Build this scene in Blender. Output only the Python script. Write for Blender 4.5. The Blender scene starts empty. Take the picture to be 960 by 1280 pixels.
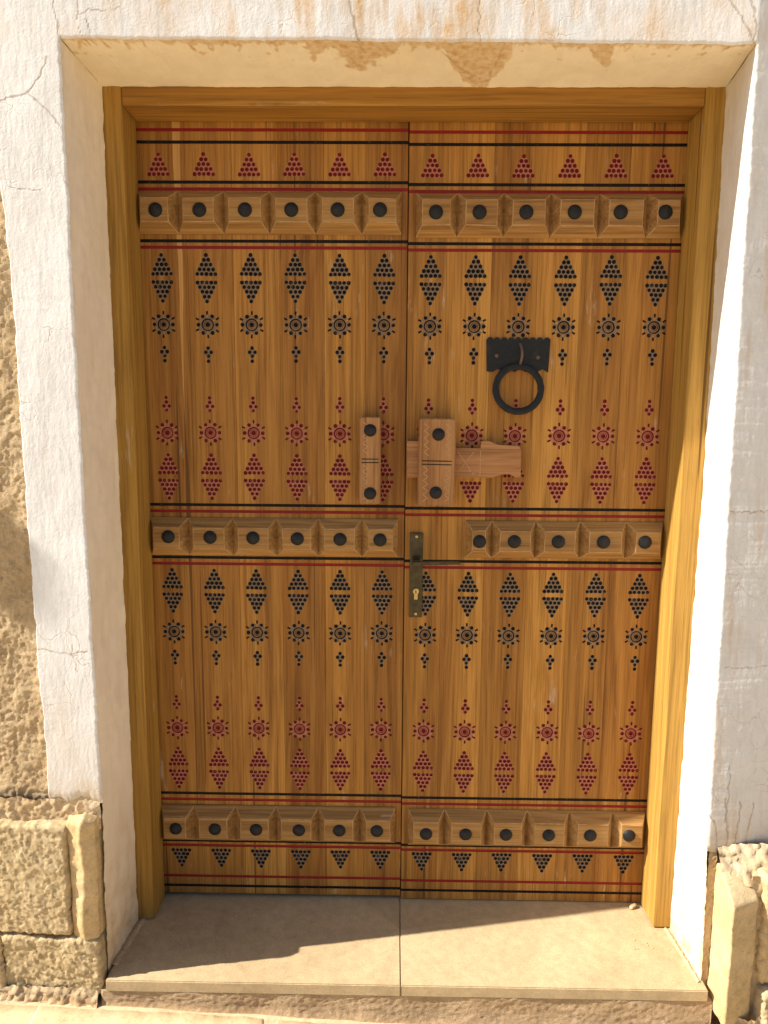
import bpy, bmesh, math, random
import numpy as np
from mathutils import Matrix, Vector
from mathutils.geometry import delaunay_2d_cdt

rnd = random.Random(7)
scene = bpy.context.scene
COL = scene.collection

# ------------------------------------------------------------------ camera
cam_data = bpy.data.cameras.new('camera')
cam = bpy.data.objects.new('camera', cam_data)
COL.objects.link(cam)
cam_data.sensor_fit = 'VERTICAL'
cam_data.sensor_height = 24.0
cam_data.lens = 890.0 / 1280.0 * 24.0
cam_data.clip_start = 0.02
cam_data.clip_end = 2000
right = Vector((0.99988, 0.01387, 0.00715))
fwd = Vector((-0.01277, 0.99066, -0.13577))
up = Vector((-0.00897, 0.13567, 0.99071))
m = Matrix((right, up, -fwd)).transposed().to_4x4()
m.translation = Vector((-0.0309, -1.8645, 1.3715))
cam.matrix_world = m
scene.camera = cam

# ------------------------------------------------------------------ sky, sun, exposure
SUN_TRAVEL = Vector((1.0, 0.188, -0.86)).normalized()
world = bpy.data.worlds.new('World')
scene.world = world
world.use_nodes = True
wn = world.node_tree
for n in list(wn.nodes):
    wn.nodes.remove(n)
wout = wn.nodes.new('ShaderNodeOutputWorld')
wbg = wn.nodes.new('ShaderNodeBackground')
wsky = wn.nodes.new('ShaderNodeTexSky')
wsky.sky_type = 'NISHITA'
wsky.sun_disc = False
wsky.sun_elevation = math.radians(40.4)
wsky.sun_rotation = math.radians(-101.7)
wsky.altitude = 600
wsky.dust_density = 2.5
wsky.air_density = 1.0
wbg.inputs['Strength'].default_value = 0.072
wn.links.new(wsky.outputs['Color'], wbg.inputs['Color'])
wn.links.new(wbg.outputs['Background'], wout.inputs['Surface'])

sun_data = bpy.data.lights.new('sun', 'SUN')
sun_data.energy = 5.0
sun_data.angle = math.radians(0.53)
sun_data.color = (1.0, 0.925, 0.82)
sun = bpy.data.objects.new('sun', sun_data)
COL.objects.link(sun)
sun.rotation_euler = SUN_TRAVEL.to_track_quat('-Z', 'Y').to_euler()
sun.location = (-6, -3, 6)

vs = scene.view_settings
vs.view_transform = 'Standard'
vs.look = 'None'
vs.exposure = 1.04
vs.gamma = 1.0
vs.use_curve_mapping = False

# ------------------------------------------------------------------ noise (numpy)
_rs = np.random.RandomState(11)
_perm = np.tile(_rs.permutation(256), 3)
_grad = _rs.normal(size=(256, 3))
_grad /= np.linalg.norm(_grad, axis=1)[:, None]


def perlin(x, y, z=0.0):
    x, y, z = np.broadcast_arrays(np.asarray(x, float), np.asarray(y, float), np.asarray(z, float))
    xi, yi, zi = np.floor(x), np.floor(y), np.floor(z)
    fx, fy, fz = x - xi, y - yi, z - zi
    xi = xi.astype(int) & 255
    yi = yi.astype(int) & 255
    zi = zi.astype(int) & 255
    u = fx * fx * fx * (fx * (fx * 6 - 15) + 10)
    v = fy * fy * fy * (fy * (fy * 6 - 15) + 10)
    w = fz * fz * fz * (fz * (fz * 6 - 15) + 10)
    out = 0
    for dx in (0, 1):
        for dy in (0, 1):
            for dz in (0, 1):
                h = _perm[_perm[_perm[xi + dx] + yi + dy] + zi + dz]
                g = _grad[h]
                d = g[..., 0] * (fx - dx) + g[..., 1] * (fy - dy) + g[..., 2] * (fz - dz)
                out = out + d * (u if dx else 1 - u) * (v if dy else 1 - v) * (w if dz else 1 - w)
    return out * 1.6


def fbm(x, y, z=0.0, octaves=4, gain=0.5, ridged=False):
    a, s, t = 1.0, 1.0, 0.0
    for k in range(octaves):
        n = perlin(np.asarray(x) * s + 17.3 * k, np.asarray(y) * s + 5.1 * k, np.asarray(z) * s + 9.7 * k)
        if ridged:
            n = 1 - 2 * np.abs(n)
        t = t + a * n
        a *= gain
        s *= 2.03
    return t


def facets(u, v, cell, seed=0.0, tilt=0.5):
    """chisel facets: every cell of a jittered grid carries its own tilted plane"""
    u, v = np.asarray(u) / cell, np.asarray(v) / cell
    iu, iv = np.floor(u).astype(int), np.floor(v).astype(int)
    best = np.full(u.shape, 1e9)
    out = np.zeros(u.shape)
    sd = int(seed * 7.0) & 255
    for du in (-1, 0, 1):
        for dv in (-1, 0, 1):
            cu, cv = (iu + du) & 255, (iv + dv) & 255
            h = _perm[_perm[cu + sd] + cv]
            h2 = _perm[h + 37]
            px_, pv_ = iu + du + h / 255.0, iv + dv + h2 / 255.0
            d = (u - px_) ** 2 + (v - pv_) ** 2
            g = _grad[_perm[h2 + 11]]
            val = g[..., 2] * 0.5 + tilt * (g[..., 0] * (u - px_) + g[..., 1] * (v - pv_)) * 1.6
            m_ = d < best
            best = np.where(m_, d, best)
            out = np.where(m_, val, out)
    return out


def sstep(a, b, x):
    t = np.clip((np.asarray(x, float) - a) / (b - a), 0, 1)
    return t * t * (3 - 2 * t)


# ------------------------------------------------------------------ object helpers
def link(o, parent=None):
    COL.objects.link(o)
    if parent is not None:
        o.parent = parent
    return o


def thing(name, label, cat, loc=(0, 0, 0), group=None):
    o = bpy.data.objects.new(name, None)
    o.empty_display_size = 0.1
    link(o)
    o.location = loc
    tag(o, label, cat, group, 'thing')
    return o


def tag(o, label=None, cat=None, group=None, kind=None):
    if label:
        o['label'] = label
    if cat:
        o['category'] = cat
    if group:
        o['group'] = group
    if kind:
        o['kind'] = kind
    return o


def make_mesh(name, verts, faces, mats=(), midx=None, smooth=False):
    me = bpy.data.meshes.new(name)
    if isinstance(faces, np.ndarray):
        nf, nk = faces.shape
        me.vertices.add(len(verts))
        me.vertices.foreach_set('co', np.asarray(verts, dtype=np.float32).ravel())
        me.loops.add(nf * nk)
        me.loops.foreach_set('vertex_index', faces.astype(np.int32).ravel())
        me.polygons.add(nf)
        me.polygons.foreach_set('loop_start', np.arange(0, nf * nk, nk, dtype=np.int32))
        me.update(calc_edges=True)
    else:
        me.from_pydata([tuple(v) for v in verts], [], [tuple(f) for f in faces])
    for mt in mats:
        me.materials.append(mt)
    if midx is not None:
        me.polygons.foreach_set('material_index', np.asarray(midx, dtype=np.int32))
    if smooth:
        me.polygons.foreach_set('use_smooth', np.ones(len(me.polygons), dtype=bool))
    me.update()
    return me


def mobj(name, me, parent=None, loc=(0, 0, 0), label=None):
    o = bpy.data.objects.new(name, me)
    link(o, parent)
    o.location = loc
    if label:
        o['label'] = label
    return o


def add_attr(me, name, values):
    a = me.attributes.new(name, 'FLOAT', 'POINT')
    a.data.foreach_set('value', np.asarray(values, dtype=np.float32).ravel())


def grid_faces(nr, nc, keep=None, flip=False):
    idx = np.arange(nr * nc).reshape(nr, nc)
    q = np.stack([idx[:-1, :-1], idx[:-1, 1:], idx[1:, 1:], idx[1:, :-1]], axis=-1)
    if keep is not None:
        q = q[keep]
    q = q.reshape(-1, 4)
    if flip:
        q = q[:, ::-1]
    return q


def drop_loose(verts, faces, attrs=()):
    used = np.unique(faces)
    remap = -np.ones(len(verts), dtype=int)
    remap[used] = np.arange(len(used))
    return verts[used], remap[faces], [a[used] for a in attrs]


def bm_finish(bm, name, mats, smooth=False, angle=None):
    bmesh.ops.recalc_face_normals(bm, faces=bm.faces[:])
    me = bpy.data.meshes.new(name)
    bm.to_mesh(me)
    bm.free()
    for mt in mats:
        me.materials.append(mt)
    if smooth:
        me.polygons.foreach_set('use_smooth', np.ones(len(me.polygons), dtype=bool))
    me.update()
    return me


def bm_box(bm, x0, x1, y0, y1, z0, z1):
    vs_ = [bm.verts.new(p) for p in ((x0, y0, z0), (x1, y0, z0), (x1, y1, z0), (x0, y1, z0),
                                     (x0, y0, z1), (x1, y0, z1), (x1, y1, z1), (x0, y1, z1))]
    for f in ((0, 1, 2, 3), (4, 7, 6, 5), (0, 4, 5, 1), (1, 5, 6, 2), (2, 6, 7, 3), (3, 7, 4, 0)):
        bm.faces.new([vs_[i] for i in f])
    return vs_


def box_mesh(name, x0, x1, y0, y1, z0, z1, mat, bev=0.0, seg=2):
    bm = bmesh.new()
    bm_box(bm, x0, x1, y0, y1, z0, z1)
    if bev:
        bmesh.ops.bevel(bm, geom=bm.edges[:], offset=bev, segments=seg, profile=0.6, affect='EDGES')
    return bm_finish(bm, name, [mat])


def lathe_mesh(name, profile, mat, seg=24, mats=None, midx=None, smooth=True):
    """profile: list of (radius, y), revolved round the Y axis, front is -y"""
    verts, faces, mi = [], [], []
    rings = []
    for r, y in profile:
        if r < 1e-6:
            rings.append([len(verts)])
            verts.append((0, y, 0))
        else:
            rings.append(list(range(len(verts), len(verts) + seg)))
            for k in range(seg):
                a = 2 * math.pi * k / seg
                verts.append((r * math.cos(a), y, r * math.sin(a)))
    for i in range(len(rings) - 1):
        a, b = rings[i], rings[i + 1]
        for k in range(seg):
            k2 = (k + 1) % seg
            if len(b) == 1:
                faces.append((a[k], a[k2], b[0]))
            elif len(a) == 1:
                faces.append((a[0], b[k2], b[k]))
            else:
                faces.append((a[k], a[k2], b[k2], b[k]))
            if midx:
                mi.append(midx[i])
    return make_mesh(name, verts, faces, mats or [mat], mi if midx else None, smooth)


# ------------------------------------------------------------------ materials
class NT:
    def __init__(self, name):
        self.mat = bpy.data.materials.new(name)
        self.mat.use_nodes = True
        self.t = self.mat.node_tree
        self.t.nodes.clear()
        self.out = self.n('ShaderNodeOutputMaterial')
        self.bsdf = self.n('ShaderNodeBsdfPrincipled')
        self.l(self.bsdf.outputs[0], self.out.inputs['Surface'])
        self._obj = None

    def n(self, kind, **kw):
        nd = self.t.nodes.new(kind)
        for k, v in kw.items():
            setattr(nd, k, v)
        return nd

    def l(self, a, b):
        self.t.links.new(a, b)

    def coord(self):
        if self._obj is None:
            self._obj = self.n('ShaderNodeTexCoord').outputs['Object']
        return self._obj

    def rand_offset(self, amount=20.0):
        oi = self.n('ShaderNodeObjectInfo')
        s = self.n('ShaderNodeVectorMath', operation='SCALE')
        cv = self.n('ShaderNodeCombineXYZ')
        for i, k in enumerate((1.0, 0.37, 0.71)):
            mm = self.math('MULTIPLY', oi.outputs['Random'], k * amount)
            self.l(mm, cv.inputs[i])
        a = self.n('ShaderNodeVectorMath', operation='ADD')
        self.l(self.coord(), a.inputs[0])
        self.l(cv.outputs[0], a.inputs[1])
        self._obj = a.outputs[0]
        return oi

    def math(self, op, a, b=None, clamp=False):
        nd = self.n('ShaderNodeMath', operation=op, use_clamp=clamp)
        for i, v in enumerate((a, b)):
            if v is None:
                continue
            if isinstance(v, (int, float)):
                nd.inputs[i].default_value = v
            else:
                self.l(v, nd.inputs[i])
        return nd.outputs[0]

    def noise(self, scale, detail=4, rough=0.55, stretch=(1, 1, 1), dist=0.0, vec=None):
        mp = self.n('ShaderNodeMapping')
        self.l(vec or self.coord(), mp.inputs['Vector'])
        mp.inputs['Scale'].default_value = stretch
        nd = self.n('ShaderNodeTexNoise')
        nd.inputs['Scale'].default_value = scale
        nd.inputs['Detail'].default_value = detail
        nd.inputs['Roughness'].default_value = rough
        nd.inputs['Distortion'].default_value = dist
        self.l(mp.outputs[0], nd.inputs['Vector'])
        return nd.outputs['Fac']

    def voronoi(self, scale, feature='F1', stretch=(1, 1, 1)):
        mp = self.n('ShaderNodeMapping')
        self.l(self.coord(), mp.inputs['Vector'])
        mp.inputs['Scale'].default_value = stretch
        nd = self.n('ShaderNodeTexVoronoi', feature=feature)
        nd.inputs['Scale'].default_value = scale
        self.l(mp.outputs[0], nd.inputs['Vector'])
        return nd.outputs['Distance']

    def ramp(self, fac, stops):
        nd = self.n('ShaderNodeValToRGB')
        cr = nd.color_ramp
        while len(cr.elements) < len(stops):
            cr.elements.new(0.5)
        for e, (p, c) in zip(cr.elements, stops):
            e.position = p
            e.color = (c[0], c[1], c[2], 1) if isinstance(c, tuple) else (c, c, c, 1)
        self.l(fac, nd.inputs['Fac'])
        return nd.outputs['Color']

    def mix(self, fac, a, b, mode='MIX'):
        nd = self.n('ShaderNodeMix', data_type='RGBA', blend_type=mode)
        for s, v in ((nd.inputs[0], fac), (nd.inputs[6], a), (nd.inputs[7], b)):
            if isinstance(v, (int, float)):
                s.default_value = v
            elif isinstance(v, tuple):
                s.default_value = (v[0], v[1], v[2], 1)
            else:
                self.l(v, s)
        return nd.outputs[2]

    def attr(self, name):
        nd = self.n('ShaderNodeAttribute', attribute_name=name)
        return nd.outputs['Fac']

    def bump(self, height, strength, dist=0.001, prev=None):
        nd = self.n('ShaderNodeBump')
        nd.inputs['Strength'].default_value = strength
        nd.inputs['Distance'].default_value = dist
        self.l(height, nd.inputs['Height'])
        if prev:
            self.l(prev, nd.inputs['Normal'])
        return nd.outputs[0]

    def finish(self, color, rough=0.6, normal=None, spec=0.35, metal=0.0):
        b = self.bsdf
        for s, v in (('Base Color', color), ('Roughness', rough)):
            if isinstance(v, (int, float)):
                b.inputs[s].default_value = v
            elif isinstance(v, tuple):
                b.inputs[s].default_value = (v[0], v[1], v[2], 1)
            else:
                self.l(v, b.inputs[s])
        b.inputs['Specular IOR Level'].default_value = spec
        b.inputs['Metallic'].default_value = metal
        if normal:
            self.l(normal, b.inputs['Normal'])
        return self.mat


def wood(name, light, mid, dark, axis, rough=0.45, pores=1.0, wear=0.0, scuff=0.0, sap=False, ring=9.0, spec=0.18):
    t = NT(name)
    raw = t.coord()
    oi = t.rand_offset()
    along = {'x': (0.05, 1, 1), 'z': (1, 1, 0.05)}[axis]
    along2 = {'x': (0.018, 1, 1), 'z': (1, 1, 0.018)}[axis]
    along3 = {'x': (0.14, 1, 1), 'z': (1, 1, 0.14)}[axis]
    warp = t.noise(5.0, 2, 0.5, along3)
    sv = t.n('ShaderNodeVectorMath', operation='SCALE')
    cv = t.n('ShaderNodeCombineXYZ')
    for i in range(3):
        t.l(warp, cv.inputs[i])
    t.l(cv.outputs[0], sv.inputs[0])
    sv.inputs['Scale'].default_value = 0.16
    av = t.n('ShaderNodeVectorMath', operation='ADD')
    t.l(t.coord(), av.inputs[0])
    t.l(sv.outputs[0], av.inputs[1])
    rings = t.noise(ring * 6, 2, 0.5, along2, vec=av.outputs[0])
    fine = t.noise(170, 5, 0.65, along2)
    broad = t.noise(ring, 2, 0.5, along)
    c = t.ramp(rings, [(0.30, dark), (0.5, mid), (0.72, light)])
    c = t.mix(0.45, c, t.ramp(broad, [(0.30, dark), (0.5, mid), (0.7, light)]))
    c = t.mix(0.78 * pores, c, t.ramp(fine, [(0.33, 0.5), (0.5, 0.93), (0.7, 1.12)]), 'MULTIPLY')
    streak = t.noise(420, 2, 0.5, along2)
    c = t.mix(0.4 * pores, c, t.ramp(streak, [(0.34, 0.5), (0.43, 1.0)]), 'MULTIPLY')
    if sap:
        # a wedge of pale sapwood, narrowing downwards along one edge of the board
        sx = t.n('ShaderNodeSeparateXYZ')
        t.l(raw, sx.inputs[0])
        z0, x0, wid = sap
        half = t.math('MULTIPLY', t.math('SUBTRACT', sx.outputs['Z'], z0), wid)
        jit = t.math('MULTIPLY', t.math('SUBTRACT', t.noise(14, 2, 0.5, (0.2, 1, 0.4)), 0.5), 0.012)
        dx = t.math('ADD', t.math('SUBTRACT', x0, sx.outputs['X']), jit)
        inside = t.math('SUBTRACT', half, t.math('ABSOLUTE', dx))
        f = t.math('MULTIPLY', inside, 700.0, clamp=True)
        c = t.mix(f, c, t.mix(0.55, (light[0] * 1.25, light[1] * 1.38, light[2] * 1.9), t.ramp(fine, [(0.3, 0.5), (0.6, 1.1)]), 'MULTIPLY'))
    c = t.mix(1.0, c, oi.outputs['Color'], 'MULTIPLY')
    if wear:
        wn_ = t.noise(38, 6, 0.7, along3)
        sc_ = t.noise(7, 3, 0.6)
        f = t.math('MULTIPLY', t.ramp(wn_, [(0.60, 0.0), (0.68, 1.0)]), t.ramp(sc_, [(0.5, 0.0), (0.62, 1.0)]))
        c = t.mix(t.math('MULTIPLY', f, wear), c, (0.55, 0.43, 0.30))
    if scuff:
        # pale scratches and rubbed varnish low down
        sz = t.n('ShaderNodeSeparateXYZ')
        t.l(raw, sz.inputs[0])
        low = t.math('SUBTRACT', 1.0, t.math('MULTIPLY', sz.outputs['Z'], 2.2), clamp=True)
        low = t.math('ADD', t.math('MULTIPLY', low, low), 0.10)
        sc2 = t.ramp(t.noise(150, 5, 0.75, (1, 1, 0.06)), [(0.60, 0.0), (0.66, 1.0)])
        sc3 = t.ramp(t.noise(9, 4, 0.7, (1, 1, 0.5)), [(0.45, 0.0), (0.6, 1.0)])
        c = t.mix(t.math('MULTIPLY', t.math('MULTIPLY', sc2, sc3), t.math('MULTIPLY', low, scuff), clamp=True), c, (0.62, 0.47, 0.30))
        split = t.ramp(t.noise(60, 1, 0.4, (1, 1, 0.012)), [(0.705, 0.0), (0.72, 1.0)])
        c = t.mix(t.math('MULTIPLY', split, 0.7), c, (0.07, 0.03, 0.012))
    h = t.bump(t.math('ADD', fine, streak), 0.35, 0.0006)
    r = t.ramp(fine, [(0.3, rough + 0.18), (0.7, rough)])
    return t.finish(c, r, h, spec)


W_L, W_M, W_D = (0.50, 0.254, 0.058), (0.40, 0.184, 0.038), (0.225, 0.091, 0.020)
M_board = wood('door_board_wood', W_L, W_M, W_D, 'z', wear=0.5, scuff=0.9)
M_board_sap = wood('door_board_sapwood', W_L, W_M, W_D, 'z', wear=0.5, scuff=0.9, sap=(1.25, 0.047, 0.0125))
M_rail = wood('carved_rail_wood', (0.47, 0.28, 0.105), (0.38, 0.205, 0.066), (0.22, 0.105, 0.033), 'x', rough=0.55, ring=12, wear=0.7)
M_frame_z = wood('frame_upright_wood', (0.47, 0.275, 0.060), (0.40, 0.222, 0.046), (0.27, 0.14, 0.028), 'z', rough=0.5, ring=6, pores=1.0, wear=0.5, scuff=0.5)
M_frame_x = wood('frame_head_wood', (0.46, 0.25, 0.052), (0.37, 0.185, 0.036), (0.22, 0.10, 0.02), 'x', rough=0.5, ring=6, pores=1.0, wear=0.3)
M_keeper = wood('pale_lock_wood', (0.46, 0.25, 0.105), (0.38, 0.185, 0.07), (0.25, 0.108, 0.038), 'z', rough=0.6, ring=9)
M_bolt = wood('bolt_wood', (0.45, 0.24, 0.11), (0.375, 0.18, 0.072), (0.25, 0.105, 0.04), 'x', rough=0.6, ring=9)
M_core = wood('door_back_wood', W_M, W_D, W_D, 'z')
M_log = wood('weathered_log_wood', (0.34, 0.26, 0.18), (0.25, 0.18, 0.12), (0.14, 0.1, 0.07), 'z', rough=0.8)


t = NT('worn_arris_wood')
M_worn = t.finish(t.mix(t.ramp(t.noise(45, 4, 0.6), [(0.4, 0.0), (0.6, 1.0)]), (0.34, 0.185, 0.06), (0.44, 0.285, 0.135)), 0.7)


def painted(name, col, col2, rough=0.5, chips=0.0, under=(0.42, 0.25, 0.1), spec=0.3):
    t = NT(name)
    n1 = t.noise(60, 4, 0.6)
    c = t.mix(n1, col, col2)
    if chips:
        c = t.mix(t.math('MULTIPLY', t.ramp(t.noise(75, 5, 0.75), [(0.60, 0.0), (0.68, 1.0)]), chips), c, under)
    return t.finish(c, rough, t.bump(n1, 0.3, 0.0004), spec)


M_black = painted('black_paint', (0.006, 0.006, 0.007), (0.012, 0.011, 0.011), 0.6, 0.35, spec=0.12)
M_red = painted('red_paint', (0.19, 0.010, 0.012), (0.27, 0.020, 0.018), 0.55, 0.2, spec=0.15)
M_red_deep = painted('dark_red_paint', (0.135, 0.006, 0.010), (0.19, 0.009, 0.013), 0.6, 0.4, spec=0.12)
M_rim_black = painted('greyed_rim', (0.165, 0.105, 0.06), (0.235, 0.17, 0.115), 0.6, spec=0.15)
M_rim_red = painted('pink_rim', (0.33, 0.125, 0.065), (0.39, 0.175, 0.115), 0.6, spec=0.15)
M_rosette = painted('turned_rosette_wood', (0.20, 0.105, 0.045), (0.30, 0.165, 0.075), 0.55)
M_rosette_red = painted('turned_rosette_red_wood', (0.30, 0.085, 0.045), (0.40, 0.14, 0.07), 0.55)


def iron(name, col=(0.008, 0.009, 0.010), rough=0.45, rust=0.2):
    t = NT(name)
    n1 = t.noise(120, 5, 0.65)
    n2 = t.noise(35, 4, 0.6)
    c = t.mix(n1, col, tuple(v * 2.0 for v in col))
    c = t.mix(t.math('MULTIPLY', t.ramp(n2, [(0.56, 0.0), (0.72, 1.0)]), rust), c, (0.10, 0.05, 0.03))
    return t.finish(c, t.ramp(n1, [(0.3, rough), (0.7, rough + 0.2)]), t.bump(t.math('ADD', n1, n2), 0.7, 0.002), 0.25, 0.0)


M_iron = iron('black_iron')
M_rusty = iron('rusty_iron', (0.09, 0.06, 0.045), 0.6, 0.9)
t = NT('aged_bronze')
n1 = t.noise(60, 5, 0.6)
M_bronze = t.finish(t.ramp(n1, [(0.3, (0.04, 0.031, 0.016)), (0.7, (0.09, 0.07, 0.036))]), 0.42, t.bump(n1, 0.2, 0.0004), 0.5, 0.65)
t = NT('brass')
n1 = t.noise(90, 4, 0.6)
M_brass = t.finish(t.ramp(n1, [(0.3, (0.42, 0.30, 0.10)), (0.7, (0.6, 0.46, 0.2))]), 0.35, None, 0.5, 0.8)
t = NT('dark_slot')
M_slot = t.finish((0.01, 0.009, 0.008), 0.9)


def plaster(name, base, tint, streaky=0.4, crack_fine=0.35, bump=0.5):
    t = NT(name)
    big = t.noise(4.0, 4, 0.6)
    mid = t.noise(22, 5, 0.65)
    fine = t.noise(190, 5, 0.6)
    brush = t.noise(120, 3, 0.6, (1.0, 1.0, 0.16))
    c = t.mix(t.ramp(big, [(0.35, 0.0), (0.7, 1.0)]), base, tint)
    c = t.mix(0.35, c, t.ramp(mid, [(0.3, 0.78), (0.6, 1.03)]), 'MULTIPLY')
    c = t.mix(streaky, c, t.ramp(brush, [(0.3, 0.82), (0.62, 1.02)]), 'MULTIPLY')
    # fine crazing of the limewash
    cr = t.n('ShaderNodeTexVoronoi', feature='DISTANCE_TO_EDGE')
    wv = t.n('ShaderNodeVectorMath', operation='SCALE')
    nn = t.n('ShaderNodeTexNoise')
    nn.inputs['Scale'].default_value = 14
    nn.inputs['Detail'].default_value = 3
    t.l(t.coord(), nn.inputs['Vector'])
    t.l(nn.outputs['Color'], wv.inputs[0])
    wv.inputs['Scale'].default_value = 0.09
    ad = t.n('ShaderNodeVectorMath', operation='ADD')
    t.l(t.coord(), ad.inputs[0])
    t.l(wv.outputs[0], ad.inputs[1])
    t.l(ad.outputs[0], cr.inputs['Vector'])
    cr.inputs['Scale'].default_value = 17
    line = t.ramp(cr.outputs['Distance'], [(0.0, 1.0), (0.022, 0.0)])
    where = t.ramp(t.noise(5.5, 3, 0.6), [(0.52, 0.0), (0.64, 1.0)])
    fl = t.math('MULTIPLY', t.math('MULTIPLY', line, where), crack_fine)
    c = t.mix(fl, c, (0.42, 0.33, 0.22))
    st = t.attr('stain')
    speck = t.ramp(t.noise(75, 5, 0.7), [(0.3, 0.45), (0.65, 1.0)])
    c = t.mix(t.math('MULTIPLY', st, speck), c, (0.56, 0.335, 0.115))
    dirt = t.attr('dirt')
    c = t.mix(t.math('MULTIPLY', dirt, t.ramp(mid, [(0.3, 0.25), (0.65, 1.0)])), c, (0.50, 0.36, 0.20))
    ck = t.attr('crack')
    c = t.mix(t.math('MULTIPLY', ck, 0.6), c, (0.22, 0.145, 0.075))
    h = t.math('ADD', t.math('MULTIPLY', mid, 0.45), t.math('ADD', t.math('MULTIPLY', fine, 0.7), t.math('MULTIPLY', brush, 0.3)))
    h = t.math('SUBTRACT', h, t.math('ADD', t.math('MULTIPLY', ck, 0.35), t.math('MULTIPLY', fl, 1.2)))
    return t.finish(c, 0.85, t.bump(h, bump, 0.0022), 0.2)


M_white = plaster('white_limewash', (0.735, 0.74, 0.74), (0.72, 0.705, 0.68), crack_fine=0.5, bump=0.45)
M_reveal = plaster('bounce_cream_limewash', (0.88, 0.79, 0.65), (0.86, 0.765, 0.615), 0.15, 0.1, bump=0.2)  # warm light bounced off sill and sunlit reveal is put into this colour
M_reveal_white = plaster('white_limewash_smooth', (0.76, 0.74, 0.69), (0.72, 0.67, 0.59), 0.3, 0.3, bump=0.4)
M_soffit = plaster('bounce_cream_ceiling_paint', (0.90, 0.82, 0.65), (0.89, 0.79, 0.60), 0.12, 0.08, bump=0.2)  # cream paint, warmed and lightened further to carry the ground bounce


def rough_stone(name, a, b, c3, bump=0.6, pit=0.6, scale=1.0):
    t = NT(name)
    t.rand_offset(6)
    big = t.noise(6 * scale, 4, 0.6)
    mid = t.noise(46 * scale, 7, 0.75)
    fine = t.noise(210 * scale, 5, 0.75)
    c = t.ramp(big, [(0.32, a), (0.55, b), (0.75, c3)])
    c = t.mix(0.7, c, t.ramp(mid, [(0.28, 0.55), (0.5, 0.95), (0.7, 1.12)]), 'MULTIPLY')
    c = t.mix(0.5, c, t.ramp(fine, [(0.3, 0.6), (0.6, 1.06)]), 'MULTIPLY')
    h = t.math('ADD', t.math('MULTIPLY', mid, 2.0), fine)
    return t.finish(c, 0.9, t.bump(h, bump, 0.003), 0.15)


M_mud = rough_stone('mud_plaster', (0.50, 0.36, 0.20), (0.55, 0.41, 0.24), (0.59, 0.45, 0.28), 1.0)
M_stone = rough_stone('yellow_sandstone', (0.54, 0.405, 0.215), (0.60, 0.465, 0.265), (0.65, 0.525, 0.33), 1.0)
M_stone2 = rough_stone('brown_sandstone', (0.55, 0.385, 0.185), (0.62, 0.46, 0.245), (0.68, 0.53, 0.32), 0.5)
M_stone_smooth = rough_stone('dressed_sandstone', (0.52, 0.37, 0.18), (0.60, 0.44, 0.225), (0.64, 0.50, 0.29), 0.35, scale=0.7)
M_mortar = rough_stone('lime_mortar', (0.56, 0.40, 0.22), (0.63, 0.47, 0.28), (0.69, 0.55, 0.37), 0.7, scale=1.5)
M_riser = rough_stone('rough_concrete', (0.44, 0.305, 0.175), (0.51, 0.365, 0.215), (0.55, 0.40, 0.25), 0.7, scale=1.7)
M_pave = rough_stone('paving_sandstone', (0.60, 0.45, 0.25), (0.66, 0.51, 0.30), (0.69, 0.56, 0.36), 0.35, scale=0.8)
M_ground = rough_stone('street_sandstone', (0.52, 0.40, 0.24), (0.58, 0.46, 0.29), (0.62, 0.50, 0.33), 0.5, scale=0.3)

t = NT('cast_stone_sill')
big = t.noise(3.5, 5, 0.65)
spk = t.noise(210, 5, 0.75)
mid = t.noise(40, 5, 0.65)
c = t.ramp(big, [(0.3, (0.40, 0.295, 0.165)), (0.55, (0.48, 0.365, 0.21)), (0.75, (0.53, 0.41, 0.245))])
c = t.mix(0.6, c, t.ramp(spk, [(0.3, 0.6), (0.5, 1.0), (0.72, 1.18)]), 'MULTIPLY')
c = t.mix(0.5, c, t.ramp(mid, [(0.3, 0.7), (0.6, 1.04)]), 'MULTIPLY')
c = t.mix(0.28, c, t.ramp(t.noise(11, 6, 0.75), [(0.36, 0.62), (0.52, 1.0)]), 'MULTIPLY')
M_sill = t.finish(c, 0.8, t.bump(t.math('ADD', spk, mid), 0.3, 0.0012), 0.25)

# ------------------------------------------------------------------ pavement
PAVE_SLOPE = -0.045


def pave_z(x):
    return -0.078 + PAVE_SLOPE * x


gv = [(-300, -300, pave_z(-3.5) - 0.03), (300, -300, pave_z(3.5) - 0.03), (300, 300, pave_z(3.5) - 0.03), (-300, 300, pave_z(-3.5) - 0.03)]
xs = [-300, -3.5, 3.5, 300]
gv, gf = [], []
for yy in (-300, 300):
    for xx in xs:
        gv.append((xx, yy, pave_z(max(-3.5, min(3.5, xx))) - 0.022))
for i in range(3):
    gf.append((i, i + 1, i + 5, i + 4))
pavement = mobj('pavement', make_mesh('pavement', gv, gf, [M_ground]))
tag(pavement, 'sunlit sandstone pavement in front of the doorway', 'pavement', kind='structure')


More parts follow.
